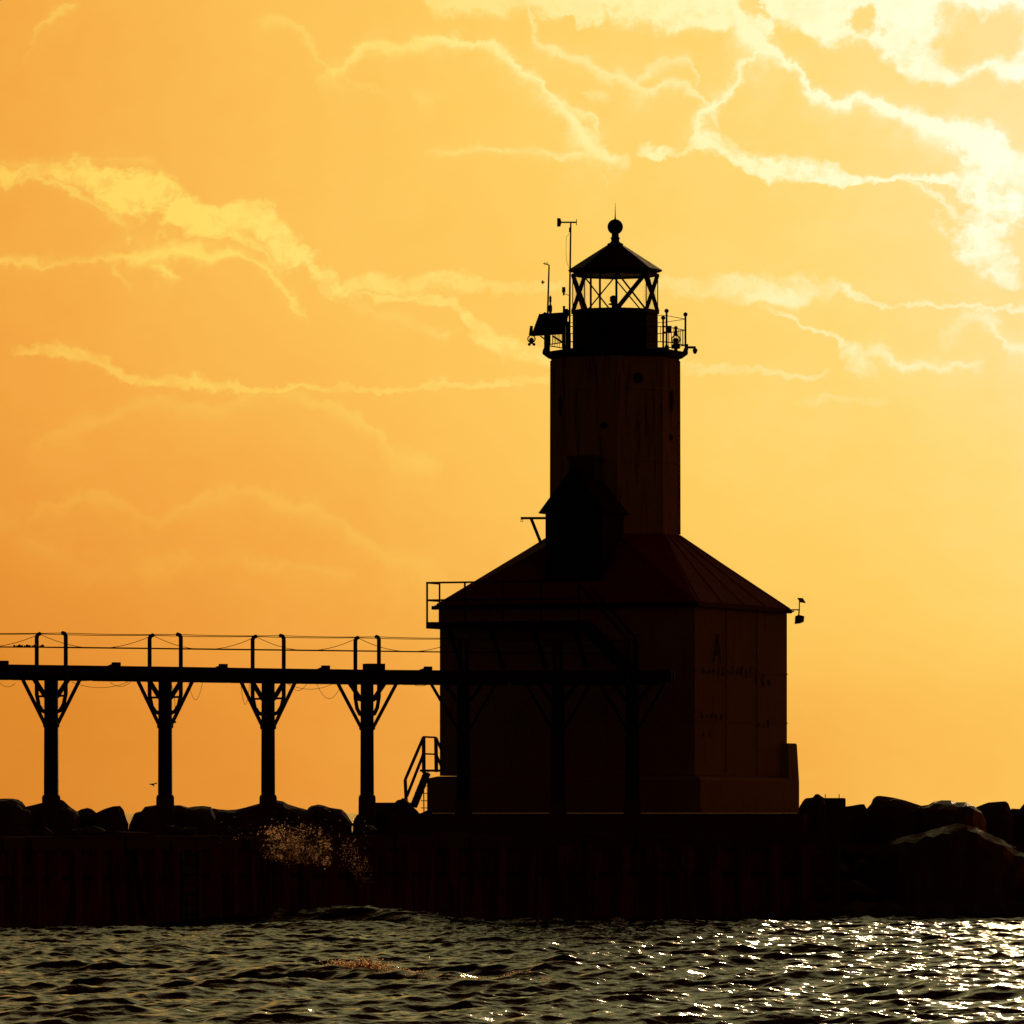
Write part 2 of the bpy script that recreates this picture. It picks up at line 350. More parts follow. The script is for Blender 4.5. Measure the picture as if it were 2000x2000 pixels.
# ------------------------------------------------------------------ mesh helpers (all vertices given in world metres)
WORLD = {}
def P(px, py, Y): return Vector(((px - 1000) * Y / F, Y, H + (1588 - py) * Y / F))
def PX(px, Y): return (px - 1000) * Y / F
def PZ(py, Y): return H + (1588 - py) * Y / F

class MB:
    def __init__(s): s.v = []; s.f = []; s.smooth = []
    def add(s, vs, fs, sm=False):
        o = len(s.v); s.v += [Vector(p) for p in vs]
        for f in fs: s.f.append([i + o for i in f]); s.smooth.append(sm)
        return s
    def box(s, c, d, mat=None):
        x, y, z = (q / 2 for q in d); c = Vector(c)
        vs = [Vector((a * x, b * y, e * z)) for e in (-1, 1) for b in (-1, 1) for a in (-1, 1)]
        if mat is not None: vs = [mat @ p for p in vs]
        return s.add([c + p for p in vs], [(0,2,3,1),(4,5,7,6),(0,1,5,4),(2,6,7,3),(0,4,6,2),(1,3,7,5)])
    def bar(s, a, b, w, h=None, up=(0, 0, 1)):
        a, b = Vector(a), Vector(b); h = h or w; d = (b - a).normalized(); up = Vector(up)
        if abs(d.dot(up)) > .98: up = Vector((0, 1, 0))
        sx = d.cross(up).normalized() * w / 2; sz = sx.cross(d).normalized() * h / 2
        vs = [p + i * sx + j * sz for p in (a, b) for (i, j) in ((-1,-1),(1,-1),(1,1),(-1,1))]
        return s.add(vs, [(3,2,1,0),(4,5,6,7),(0,1,5,4),(1,2,6,5),(2,3,7,6),(3,0,4,7)])
    def tube(s, pts, r, n=8, r2=None):
        pts = [Vector(p) for p in pts]; k = len(pts); vs = []
        for i, p in enumerate(pts):
            d = (pts[min(i + 1, k - 1)] - pts[max(i - 1, 0)]).normalized()
            u = Vector((0, 0, 1)) if abs(d.z) < .95 else Vector((0, 1, 0))
            a = d.cross(u).normalized(); b = a.cross(d)
            rr = r if r2 is None else r + (r2 - r) * i / (k - 1)
            vs += [p + rr * (math.cos(q) * a + math.sin(q) * b) for q in (2 * math.pi * j / n for j in range(n))]
        fs = [(i*n+j, i*n+(j+1)%n, (i+1)*n+(j+1)%n, (i+1)*n+j) for i in range(k-1) for j in range(n)]
        fs += [tuple(range(n))[::-1], tuple(range((k-1)*n, k*n))]
        return s.add(vs, fs, n > 6)
    def prism(s, poly, z0, z1, fn=lambda p: p, scale1=None, cap=True):
        """poly of (x,y) local; fn maps local (x,y,z) to the world"""
        n = len(poly); q = poly if scale1 is None else [(x * scale1, y * scale1) for x, y in poly]
        vs = [fn(Vector((x, y, z0))) for x, y in poly] + [fn(Vector((x, y, z1))) for x, y in q]
        fs = [(i, (i+1)%n, n+(i+1)%n, n+i) for i in range(n)]
        if cap: fs += [tuple(range(n))[::-1], tuple(range(n, 2*n))]
        return s.add(vs, fs)
    def loft(s, rings, fn=lambda p: p, cap=True, sm=False):
        n = len(rings[0]); vs = [fn(Vector(p)) for r in rings for p in r]
        fs = [(k*n+i, k*n+(i+1)%n, (k+1)*n+(i+1)%n, (k+1)*n+i) for k in range(len(rings)-1) for i in range(n)]
        if cap: fs += [tuple(range(n))[::-1], tuple(range((len(rings)-1)*n, len(rings)*n))]
        return s.add(vs, fs, sm)
    def lathe(s, c, prof, n=24, fn=None):
        rings = [[(c[0] + r * math.cos(2*math.pi*i/n), c[1] + r * math.sin(2*math.pi*i/n), z) for i in range(n)] for r, z in prof]
        return s.loft(rings, fn or (lambda p: p), True, True)
    def ball(s, c, r, n=12):
        pr = [(max(.001, r * math.sin(math.pi * i / n)), c[2] - r * math.cos(math.pi * i / n)) for i in range(n + 1)]
        return s.lathe(c, pr, n + 4)
    def build(s, name, mat, parent=None, **tags):
        me = bpy.data.meshes.new(name)
        inv = None
        if parent is not None: inv = WORLD[parent.name].inverted()
        vs = [tuple(inv @ p) if inv else tuple(p) for p in s.v]
        if parent is None and vs:           # origin at the base of the thing
            lo = [min(v[i] for v in vs) for i in range(3)]; hi = [max(v[i] for v in vs) for i in range(3)]
            o = Vector(((lo[0]+hi[0])/2, (lo[1]+hi[1])/2, lo[2])); vs = [tuple(Vector(v) - o) for v in vs]
        me.from_pydata(vs, [], s.f)
        me.polygons.foreach_set('use_smooth', s.smooth)
        me.update()
        bm = bmesh.new(); bm.from_mesh(me); bmesh.ops.recalc_face_normals(bm, faces=bm.faces); bm.to_mesh(me); bm.free()
        me.materials.append(M[mat])
        ob = bpy.data.objects.new(name, me); COL.objects.link(ob)
        if parent is None:
            ob.location = o; WORLD[ob.name] = Matrix.Translation(o)
        else:
            ob.parent = parent; WORLD[ob.name] = WORLD[parent.name]
        for k, v in tags.items(): ob[k] = v
        return ob
def thing(name, label, category, mat=None, group=None):
    o = bpy.data.objects.new(name, None); COL.objects.link(o)
    o.empty_display_size = .5
    o.matrix_world = mat if mat is not None else Matrix()
    WORLD[o.name] = (mat if mat is not None else Matrix()).copy()
    o['label'] = label; o['category'] = category
    if group: o['group'] = group
    return o
def T3(x, y, z): return Matrix.Translation((x, y, z))

# ------------------------------------------------------------------ lake
def fft_tile(N=2048, L=112.0, seed=5):
    rng = np.random.default_rng(seed)
    k1 = 2 * np.pi * np.fft.fftfreq(N, L / N)
    kx, ky = np.meshgrid(k1, k1); k = np.hypot(kx, ky); k[0, 0] = 1e-3
    def sea(kp, th0, n, cut, e=4.0):
        th = np.arctan2(ky, kx)
        D = np.abs(np.cos((th - th0) / 1)) ** n
        D = np.where(np.cos(th - th0) > 0, D, D * .15)
        return np.exp(-1.25 * (kp / k) ** 2) / k ** e * D * np.exp(-(k * cut) ** 2)
    S = 0
    for rms, kp, th0, n, cut, e in ((.068, .72, rad(-98), 8, .05, 4.6), (.027, 2.9, rad(-62), 3, .03, 3.9), (.0155, 6.0, rad(-50), 2, .020, 3.5)):
        q = sea(kp, th0, n, cut, e); q[0, 0] = 0; S = S + q * rms ** 2 / q.sum()
    h0 = np.sqrt(S) * (rng.standard_normal((N, N)) + 1j * rng.standard_normal((N, N)))
    h = np.fft.ifft2(h0).real; s = .0745 / h.std(); h *= s
    dx = np.fft.ifft2(1j * kx / k * h0).real * s; dy = np.fft.ifft2(1j * ky / k * h0).real * s
    sl = np.gradient(h, L / N)
    print('wave slope rms', sl[0].std(), sl[1].std())
    return h, dx, dy
TILE_N, TILE_L = 2048, 112.0
WH, WDX, WDY = fft_tile(TILE_N, TILE_L)
def samp(A, x, y):
    u = (x / TILE_L * TILE_N) % TILE_N; v = (y / TILE_L * TILE_N) % TILE_N
    i0 = np.floor(u).astype(int); j0 = np.floor(v).astype(int); fu = u - i0; fv = v - j0
    i1 = (i0 + 1) % TILE_N; j1 = (j0 + 1) % TILE_N; i0 %= TILE_N; j0 %= TILE_N
    return (A[j0, i0] * (1-fu) + A[j0, i1] * fu) * (1-fv) + (A[j1, i0] * (1-fu) + A[j1, i1] * fu) * fv
def crest(x, y):
    """one bigger rolling wave, its ridge running from the left towards the near right"""
    h = np.zeros_like(x)
    for (ax, ay, bx, by, amp, wf, wb) in ((-7.0, 124.5, .2, 115.5, .27, .9, 1.9), (-.5, 122, 12, 104, .16, .9, 1.8), (-9.5, 108, -3.5, 112, .16, .8, 1.6), (-6.2, 181, -2.2, 179, .40, .7, 1.8)):
        d = np.array((bx - ax, by - ay)); L = np.hypot(*d); d /= L; n = np.array((-d[1], d[0]))
        if n[1] > 0: n = -n
        a = (x - ax) * d[0] + (y - ay) * d[1]; s = (x - ax) * n[0] + (y - ay) * n[1]
        s = s + .3 * np.sin(a * .8)
        env = 1 / (1 + np.exp(-(a + .3) / .7)) / (1 + np.exp((a - L - .2) / .9))
        h += amp * env * np.where(s > 0, np.exp(-(s / wf) ** 2), np.exp(-(s / wb) ** 2))
    return h
def build_lake():
    def grow(start, step, end, k=1.13):
        out = []; s = step; x = start
        while x < end: s *= k; x += s; out.append(x)
        return out
    xd = list(np.arange(-15.5, 15.5, .05)); xr = grow(xd[-1], .05, 60000); xl = [-q for q in grow(15.5, .05, 60000)][::-1]
    yd = list(np.arange(90.0, 192.5, .06)); yf = grow(yd[-1], .06, 90000); yn = [90.0 - q for q in grow(0, .06, 3000)][::-1]
    xs = np.array(xl + xd + xr); ys = np.array(yn + yd + yf)
    gx = np.gradient(xs); gy = np.gradient(ys)
    X, Y = np.meshgrid(xs, ys); G = np.maximum(*np.meshgrid(gx, gy))
    att = np.clip(1.0 / np.maximum(G, 1e-3), 0, 1) ** 1.5; att[G > 6] = 0
    h = samp(WH, X, Y) * att; dx = samp(WDX, X, Y) * att; dy = samp(WDY, X, Y) * att
    V = np.stack((X + dx * .9, Y + dy * .9, h + crest(X, Y) * att), -1).reshape(-1, 3)
    ny, nx = X.shape
    idx = np.arange(ny * nx).reshape(ny, nx)
    Q = np.stack((idx[:-1, :-1], idx[:-1, 1:], idx[1:, 1:], idx[1:, :-1]), -1).reshape(-1, 4)
    me = bpy.data.meshes.new('water')
    me.vertices.add(len(V)); me.vertices.foreach_set('co', V.astype(np.float32).ravel())
    me.loops.add(Q.size); me.loops.foreach_set('vertex_index', Q.astype(np.int32).ravel())
    me.polygons.add(len(Q)); me.polygons.foreach_set('loop_start', np.arange(0, Q.size, 4, dtype=np.int32))
    me.polygons.foreach_set('use_smooth', np.ones(len(Q), dtype=bool))
    me.update(calc_edges=True)
    me.materials.append(M['water'])
    o = bpy.data.objects.new('water', me); COL.objects.link(o); o['kind'] = 'structure'
    print('lake verts', len(V))
build_lake()
def wave_z(x, y):
    x = np.array([float(x)]); y = np.array([float(y)])
    return float(samp(WH, x, y)[0] + crest(x, y)[0])
bed = MB(); bed.box((0, 400, -6), (1600, 1400, .5)); bed.build('lake_bed', 'rock', kind='structure')

# ------------------------------------------------------------------ pier
pier = thing('pier', 'long low concrete and rusty sheet pile pier under the catwalk and lighthouse', 'pier', T3(0, 190, -1.5))
mb = MB()   # left arm, nearer to the camera, corrugated steel face
def corrug(x0, y0, x1, y1, ztop, zbot=-1.5, pitch=.8, depth=.18):
    L = math.hypot(x1 - x0, y1 - y0); n = int(L / pitch * 4); d = Vector(((x1-x0)/L, (y1-y0)/L, 0)); nrm = Vector((d.y, -d.x, 0))
    pts = []
    for i in range(n + 1):
        a = L * i / n; o = depth * (1 if (i // 2) % 2 else 0)
        p = Vector((x0, y0, 0)) + d * a + nrm * (o + .03 * math.sin(a * 1.7)); pts.append(p)
    vs = [(p.x, p.y, zbot) for p in pts] + [(p.x, p.y, ztop) for p in pts]
    m = len(pts); return vs, [(i, i+1, m+i+1, m+i) for i in range(m-1)]
fx = [-40, PX(0, 175), PX(520, 184), PX(1000, 189.5), PX(1640, 190)]; fy = [150.0, 175.0, 184.0, 189.5, 190.0]
ztp = 1.98
for a in range(4):
    mb = MB(); mb.add(*corrug(fx[a], fy[a], fx[a + 1], fy[a + 1], ztp)); mb.build('sheet_piling', 'sheet_pile', pier)
def slab(poly, z0, z1):
    return MB().prism(poly, z0, z1)
s1 = slab([(-40, 150.3)] + [(x, y + .3) for x, y in zip(fx[1:], fy[1:])] + [(fx[-1], 208), (PX(790, 200), 208), (PX(790, 199), 199), (-40, 199)], -1.4, 2.25); s1.build('deck', 'concrete', pier)
rq = random.Random(5); mb = MB()      # worn coping stones of uneven height along the edge
for a in range(4):
    A_, B_ = Vector((fx[a], fy[a], 0)), Vector((fx[a + 1], fy[a + 1], 0)); L_ = (B_ - A_).length; d_ = (B_ - A_) / L_; nn = Vector((-d_.y, d_.x, 0)); q = 0
    while q < L_:
        w_ = rq.uniform(.7, 1.9); e_ = min(q + w_, L_); z_ = 2.27 + rq.uniform(-.10, .09); o_ = rq.uniform(-.12, .06)
        base = [A_ + d_ * (q + .02) + nn * (o_ - .1), A_ + d_ * (e_ - .02) + nn * (o_ - .1), A_ + d_ * (e_ - .02) + nn * (o_ + .75), A_ + d_ * (q + .02) + nn * (o_ + .75)]
        mb.add([p + Vector((0, 0, 1.9)) for p in base] + [p + Vector((rq.uniform(-.04, .04), rq.uniform(-.04, .04), z_ + rq.uniform(-.035, .035))) for p in base], [(3,2,1,0),(4,5,6,7),(0,1,5,4),(1,2,6,5),(2,3,7,6),(3,0,4,7)])
        q = e_
mb.build('coping', 'concrete', pier)
s3 = MB(); s3.prism([(PX(724, 193.6), 193.6), (PX(760, 192), 192.0), (PX(1570, 193), 192.4), (PX(1600, 208), 207.5), (PX(780, 206), 207.5)], 2.20, 2.834)
s3.build('foundation', 'concrete', pier)
s4 = slab([(PX(1640, 190) + .01, 195.5), (45, 196), (45, 204), (PX(1640, 190) + .01, 204)], -1.4, 2.0); s4.build('deck', 'concrete', pier)
mb = MB()   # tie beam along the face
for a in range(4): mb.bar((fx[a], fy[a] - .06, 1.25), (fx[a + 1], fy[a + 1] - .06, 1.25), .12, .09)
mb.build('waler', 'steel', pier)
mb = MB()
q = P(262, 1690, 179.2)
mb.bar((q.x - .02, q.y - .35, 1.95), (q.x + .25, q.y - .35, .2), .14, .1)
mb.bar((q.x + 1.2, q.y - .3, 1.9), (q.x + 1.2, q.y - .3, .1), .08, .1); mb.bar((q.x + 1.6, q.y - .3, 1.9), (q.x + 1.6, q.y - .3, .1), .08, .1)
for i in range(7): mb.bar((q.x + 1.2, q.y - .3, .3 + i * .25), (q.x + 1.6, q.y - .3, .3 + i * .25), .05)
mb.build('ladder', 'steel', pier)

# ------------------------------------------------------------------ lighthouse
PHI = rad(-21.75); LX, LY, LZ = 2.88, 200.0, 2.834
LM = T3(LX, LY, LZ) @ Matrix.Rotation(PHI, 4, 'Z')
def LW(p):                      # local x,y with world height -> world
    q = LM @ Vector((p[0], p[1], 0)); return Vector((q.x, q.y, p[2]))
lh = thing('lighthouse', 'white lighthouse with red hipped roof and eight sided tower topped by a glazed lantern', 'lighthouse', LM)
def sq(h): return [(-h, -h), (h, -h), (h, h), (-h, h)]
def octo(R, off=rad(22.5)): return [(R * math.cos(off + i * math.pi / 4), R * math.sin(off + i * math.pi / 4)) for i in range(8)]
hw = 3.75; ZE = 8.54; ZT0 = 10.55; ZT1 = 15.50
mb = MB()
mb.loft([[(x, y, z) for x, y in sq(h)] for h, z in ((4.02, 2.835), (4.02, 3.74), (3.985, 3.80), (3.80, 3.85))], LW); mb.build('plinth', 'white_paint', lh)
mb = MB()
mb.loft([[(x, y, z) for x, y in sq(h)] for h, z in ((hw, 3.86), (hw, ZE - .02))], LW)
wall = mb.build('wall', 'white_paint', lh)
mb = MB()                       # vertical and horizontal seams of the cast panels
for k in (-1.25, 1.25):
    mb.box(LW((hw + .012, k, (3.9 + ZE) / 2)), (.03, .05, ZE - 4.0), Matrix.Rotation(PHI, 4, 'Z'))
    mb.box(LW((k, -hw - .012, (3.9 + ZE) / 2)), (.05, .03, ZE - 4.0), Matrix.Rotation(PHI, 4, 'Z'))
for z in (5.37, 6.75):
    mb.box(LW((hw + .01, 0, z)), (.02, 2 * hw - .01, .04), Matrix.Rotation(PHI, 4, 'Z'))
    mb.box(LW((0, -hw - .01, z)), (2 * hw - .01, .02, .04), Matrix.Rotation(PHI, 4, 'Z'))
mb.build('seam', 'white_paint', wall)
rg = random.Random(3)
def scrawl(y0, z0, size, n, gap):
    mb = MB(); y = y0
    for c in range(n):
        pts = [(y + rg.uniform(0, size * .7), z0 + rg.uniform(-size / 2, size / 2)) for _ in range(4)]
        for a, b in zip(pts, pts[1:]):
            mb.bar(LW((hw + .032, a[0], a[1])), LW((hw + .032, b[0], b[1])), .008, .045, up=(0, 0, 1))
        y += gap
    mb.build('graffiti', 'graffiti', wall)
mb = MB()
for a, b in (((-2.3, 6.95), (-2.0, 7.75)), ((-2.0, 7.75), (-1.75, 6.95)), ((-2.2, 7.2), (-1.85, 7.25))):
    mb.bar(LW((hw + .032, *a)), LW((hw + .032, *b)), .008, .09)
mb.build('graffiti', 'graffiti', wall)
scrawl(-3.2, 6.75, .28, 11, .38); scrawl(-3.3, 5.5, .25, 5, .38); scrawl(1.0, 6.6, .5, 3, .5); scrawl(-3.2, 5.0, .2, 2, .5); scrawl(1.2, 5.3, .25, 3, .4)
# roof: square eave to the octagon of the tower
hr = hw + .07; eo = []
RT = 1.80
RV = octo(RT + .02)             # vertices at 22.5 + 45 i degrees
cor = [(hr, hr), (-hr, hr), (-hr, -hr), (hr, -hr)]
mb = MB()
zb0, zb1, zt = ZE - .01, ZE + .07, ZT0 + .03
vs = [LW((*c, zb0)) for c in cor] + [LW((*c, zb1)) for c in cor] + [LW((*v, zt)) for v in RV]
fs = [(3, 2, 1, 0)] + [(k, (k + 1) % 4, 4 + (k + 1) % 4, 4 + k) for k in range(4)]
for k in range(4):               # corner k sits at 45 + 90 k degrees, between octagon vertices 2k and 2k+1
    fs.append((4 + k, 8 + 2 * k + 1, 8 + 2 * k))
    fs.append((4 + k, 4 + (k + 1) % 4, 8 + (2 * k + 2) % 8, 8 + 2 * k + 1))
fs.append(tuple(range(8, 16)))
mb.add(vs, fs)
roof = mb.build('roof', 'roof_red', lh)
mb = MB()
for k in range(4):
    c0_, c1_ = Vector(cor[k]), Vector(cor[(k + 1) % 4]); v0_, v1_ = Vector(RV[2 * k + 1]), Vector(RV[(2 * k + 2) % 8])
    for q in (.03, .27, .5, .73, .97):
        a, b = c0_.lerp(c1_, q), v0_.lerp(v1_, q)
        mb.bar(LW((a.x, a.y, zb1 + .004)), LW((b.x, b.y, zt + .004)), .03, .022)
mb.build('seam', 'roof_red', roof)
mb = MB()
for a, b in (((-hr, -hr), (hr, -hr)), ((hr, -hr), (hr, hr)), ((-hr, hr), (-hr, -hr)), ((hr, hr), (-hr, hr))):
    mb.bar(LW((a[0], a[1], ZE - .02)), LW((b[0], b[1], ZE - .02)), .12, .11)
c = LW((-hr, -hr, 0))
mb.bar(P(846, 1187, 197.6), (c.x, c.y, PZ(1187, 197.6)), .1, .1)
mb.build('gutter', 'steel', lh)
# tower
mb = MB(); mb.loft([[(x, y, z) for x, y in octo(r)] for r, z in ((RT, ZT0 - .6), (RT - .01, ZT1))], LW); tower = mb.build('tower', 'tower_paint', lh)
mb = MB()
for i in range(8):
    x, y = octo(RT + .004)[i]; mb.tube([LW((x, y, ZT0 + .06)), LW((x * .995, y * .995, ZT1 - .05))], .022, 6)
for z in (12.6, 14.6):
    for i in range(8):
        a, b = octo(RT + .002)[i], octo(RT + .002)[(i + 1) % 8]; mb.bar(LW((*a, z)), LW((*b, z)), .02, .05)
mb.build('seam', 'tower_paint', tower)
def on_face(deg, lat, z, out=0.0):   # point on a tower face with outward normal `deg` (local)
    a = rad(deg); n = Vector((math.cos(a), math.sin(a))); tdir = Vector((-n.y, n.x)); ap = (RT - .005) * math.cos(math.pi / 8)
    q = n * (ap + out) + tdir * lat; return LW((q.x, q.y, z)), (LW((q.x + n.x, q.y + n.y, z)) - LW((q.x, q.y, z)))
for deg, lat, py, w_, h_ in ((-45, -.05, 738, .13, .13), (0, .05, 778, .1, .3), (0, 0.0, 851, .1, .07), (-90, .3, 831, .09, .07), (-135, 0, 790, .09, .26)):
    c_, n_ = on_face(deg, lat, PZ(py, 198.5), .01); side = n_.cross(Vector((0, 0, 1)))
    ring = [c_ + side * (w_ * math.cos(q)) + Vector((0, 0, h_ * math.sin(q))) for q in (2 * math.pi * i / 16 for i in range(16))]
    w = MB(); w.add([p - n_ * .03 for p in ring] + [p + n_ * .012 for p in ring], [(i, (i+1)%16, 16+(i+1)%16, 16+i) for i in range(16)] + [tuple(range(16, 32))])
    wo = w.build('porthole', 'graffiti', lh)
    f_ = MB(); f_.tube(ring + [ring[0]], .02, 6); f_.build('frame', 'steel', wo)
# gallery deck and railing
RG = 1.99
mb = MB(); mb.loft([[(x, y, z) for x, y in octo(r)] for r, z in ((RT - .02, ZT1 - .01), (RG - .12, ZT1 + .02), (RG + .03, ZT1 + .13), (RG + .05, ZT1 + .19))], LW)
mb.build('gallery_deck', 'lantern_black', lh)
ZG = ZT1 + .19
rail = MB(); post_tops = []
for i in range(8):
    x, y = octo(RG - .03)[i]
    pm = MB(); pm.tube([LW((x, y, ZG)), LW((x, y, ZG + 1.0))], .028, 8); b_ = LW((x, y, ZG + 1.06)); pm.ball(b_, .062, 10)
    pm.lathe(LW((x, y, 0)), [(.07, ZG), (.07, ZG + .04), (.035, ZG + .12)], 10)
    pm.build('railing_post', 'lantern_black', lh)
for i in range(8):
    a, b = octo(RG - .03)[i], octo(RG - .03)[(i + 1) % 8]
    for z, r in ((ZG + .93, .009), (ZG + .62, .013), (ZG + .2, .016)):
        rail.tube([LW((*a, z)), LW((*b, z))], r, 6)
    for k in range(1, 8):
        tt = k / 8; x, y = a[0] + (b[0] - a[0]) * tt, a[1] + (b[1] - a[1]) * tt
        rail.tube([LW((x, y, ZG + .2)), LW((x, y, ZG + .62))], .008, 5)
rail.build('railing', 'lantern_black', lh)
# watch room and lantern
ZW = 16.78
mb = MB(); mb.loft([[(x, y, z) for x, y in octo(r)] for r, z in ((1.19, ZG - .02), (1.19, ZW - .02), (1.23, ZW - .02), (1.23, ZW + .04))], LW); mb.build('lantern_base', 'lantern_black', lh)
ZL0, ZL1 = ZW + .04, 17.86
RL = 1.185
frame = MB()
ov = octo(RL)
def lbar(a, b, w): frame.bar(a, b, w, w)
for i in range(8):
    x, y = ov[i]; x2, y2 = ov[(i + 1) % 8]
    deg = 45 + i * 45          # normal of this pane
    lb, lt = LW((x, y, ZL0)), LW((x, y, ZL1)); rb, rt = LW((x2, y2, ZL0)), LW((x2, y2, ZL1))
    if (deg % 360) == 270:      # front left: framed door pane
        for q in (.16, .46):
            lbar(lb.lerp(rb, q), lt.lerp(rt, q), .06)
    elif (deg % 360) in (45, 90, 135):
        lbar(lb, rt, .032); lbar(rb, lt, .032)
    elif (deg % 360) == 315:
        lbar(lb, rt, .10); lbar(rb, lt, .04)
    else:
        lbar(lb, rt, .085); lbar(rb, lt, .085)
for i in (6,): lbar(LW((*ov[i], ZL0)), LW((*ov[i], ZL1)), .065)
for i in (0, 3, 4, 7): lbar(LW((*ov[i], ZL0)), LW((*ov[i], ZL1)), .03)
for z in (ZL0 + .02, ZL1 - .02):
    for i in range(8): frame.bar(LW((*ov[i], z)), LW((*ov[(i+1) % 8], z)), .07, .05)
frame.build('lantern_frame', 'lantern_black', lh)
for i in range(8):
    a, b = octo(RL - .04)[i], octo(RL - .04)[(i + 1) % 8]
    g = MB(); g.add([LW((*a, ZL0)), LW((*b, ZL0)), LW((*b, ZL1)), LW((*a, ZL1))], [(0, 1, 2, 3)]); g.build('lantern_pane', 'glass', lh)
mb = MB(); c0 = LW((0, 0, 0)); cl = (c0.x - .05, c0.y, 0)
mb.lathe(cl, [(.05, ZL0), (.05, ZL0 + .18), (.14, ZL0 + .2), (.14, ZL0 + .23), (.06, ZL0 + .25), (.1, ZL0 + .3), (.1, ZL0 + .42), (.03, ZL0 + .46)], 14)
mb.build('lamp', 'galvanised', lh)
mb = MB()
mb.loft([[(x, y, z) for x, y in octo(r)] for r, z in ((1.17, ZL1), (1.17, 17.91), (1.24, 17.92), (1.31, 17.955), (1.31, 17.99), (.72, 18.37), (.20, 18.70))], LW)
mb.build('lantern_roof', 'lantern_black', lh)
mb = MB(); cc = (c0.x, c0.y, 0)
mb.lathe(cc, [(.215, 18.67), (.225, 18.72), (.15, 18.75), (.11, 18.80), (.12, 18.86), (.145, 18.875), (.11, 18.90), (.1, 18.93), (.1, 18.99)], 20)
mb.ball((c0.x, c0.y, 19.19), .217, 18); mb.lathe(cc, [(.028, 19.38), (.014, 19.5), (.004, 19.86)], 8)
mb.build('ball_finial', 'lantern_black', lh)
# annex with steep gable built against the left front of the tower
ax_, ad0, ad1 = .845, 1.55, 3.17
ze, za = 11.20, 12.36
mb = MB(); mb.loft([[(-ax_, -ad1, z), (ax_, -ad1, z), (ax_, -ad0, z), (-ax_, -ad0, z)] for z in (8.72, ze)], LW)
mb.add([LW(p) for p in ((-ax_, -ad1, ze), (ax_, -ad1, ze), (0, -ad1, za - .1), (-ax_, -ad0, ze), (ax_, -ad0, ze), (0, -ad0, za - .1))], [(0,1,2),(3,5,4)])
an = mb.build('annex', 'lantern_black', lh)
mb = MB(); ov_ = .17; zl = ze - .11
for s_ in (-1, 1):
    e = Vector((s_ * (ax_ + ov_), 0, zl)); a = Vector((0, 0, za))
    vs = []
    for y in (-ad1 - .12, -ad0):
        vs += [LW((e.x, y, e.z)), LW((a.x, y, a.z)), LW((a.x, y, a.z - .09)), LW((e.x - s_ * .1, y, e.z - .02))]
    mb.add(vs, [(0,1,5,4),(3,2,6,7),(0,3,7,4),(0,1,2,3),(4,5,6,7),(1,2,6,5)])
mb.build('annex_roof', 'lantern_black', an)
mb = MB(); mb.loft([[(x - .09, y - 2.05, z) for x, y in sq(r)] for r, z in ((.36, 11.3), (.36, 12.58), (.40, 12.6), (.40, 12.70))], LW); mb.build('chimney', 'concrete', lh)
# hoist beam on the annex
mb = MB()
b0 = LW((-ax_, -2.6, 0)); zb_ = PZ(1012, b0.y)
mb.bar((PX(1017, b0.y), b0.y, zb_), (b0.x, b0.y, zb_), .1, .065); mb.bar((PX(1037, b0.y), b0.y, zb_), (PX(1057, b0.y), b0.y, PZ(1062, b0.y)), .08, .085)
ringp = [(PX(1019, b0.y) + .035 * math.cos(a), b0.y, zb_ - .065 + .035 * math.sin(a)) for a in np.linspace(0, 2 * math.pi, 9)]; mb.tube(ringp, .008, 5)
mb.tube([P(1062, 990, b0.y), P(1066, 1000, b0.y), P(1067, 1011, b0.y)], .01, 5)
mb.build('hoist_beam', 'steel', lh)
# stone block at the far right corner of the plinth
mb = MB(); mb.loft([[(x + 3.60, y + 3.60, z) for x, y in sq(r)] for r, z in ((.42, 3.70), (.37, 4.76), (.35, 4.80))], LW)
mb.build('corner_block', 'white_paint', lh)
# ------------------------------------------------------------------ equipment on the gallery
Yg = 199.0
t_ = thing('weather_mast', 'tall thin mast with propeller wind vane left of the lantern', 'weather mast', T3(*P(1113, 690, 198.3)))
mb = MB(); mb.tube([P(1112, 689, 198.3), P(1113, 560, 198.3), P(1114.8, 436, 198.3)], .03, 8, .022); mb.build('pole', 'galvanised', t_)
mb = MB()
v0 = P(1114.5, 434.2, 198.3)
mb.tube([P(1094, 434.2, 198.3), v0, P(1126, 434.2, 198.3)], .022, 8)
mb.add([P(1088, 426, 198.3), P(1094.5, 426, 198.3), P(1097, 434, 198.3), P(1094.5, 442.8, 198.3), P(1088, 442.8, 198.3)] + [P(1088, 426, 198.33), P(1094.5, 426, 198.33), P(1097, 434, 198.33), P(1094.5, 442.8, 198.33), P(1088, 442.8, 198.33)],
       [(0,1,2,3,4), (9,8,7,6,5), (0,1,6,5), (1,2,7,6), (2,3,8,7), (3,4,9,8), (4,0,5,9)])
mb.build('wind_vane', 'lantern_black', t_)
mb = MB(); pc = P(1126, 434.2, 198.3)
for a in (0.3, 0.3 + math.pi / 2): 
    d = Vector((0, math.cos(a), math.sin(a))) * .085; mb.bar(pc - d, pc + d, .02, .02)
mb.build('propeller', 'lantern_black', t_)
mb = MB(); mb.box(P(1113, 449, 198.3), (.05, .05, .13)); mb.tube([P(1112, 456, 198.3), P(1106, 463, 198.3), P(1105.5, 495, 198.3), P(1107, 512, 198.3), P(1111, 523, 198.3)], .005, 4)
mb.build('sensor_box', 'lantern_black', t_)
mb = MB(); mb.box(P(1101, 566, 198.3), (.095, .09, .15)); mb.tube([P(1101, 571, 198.3), P(1101, 577, 198.3)], .025, 6); mb.tube([P(1102, 573, 198.3), P(1111, 577, 198.3)], .009, 5)
mb.build('rain_gauge', 'lantern_black', t_)
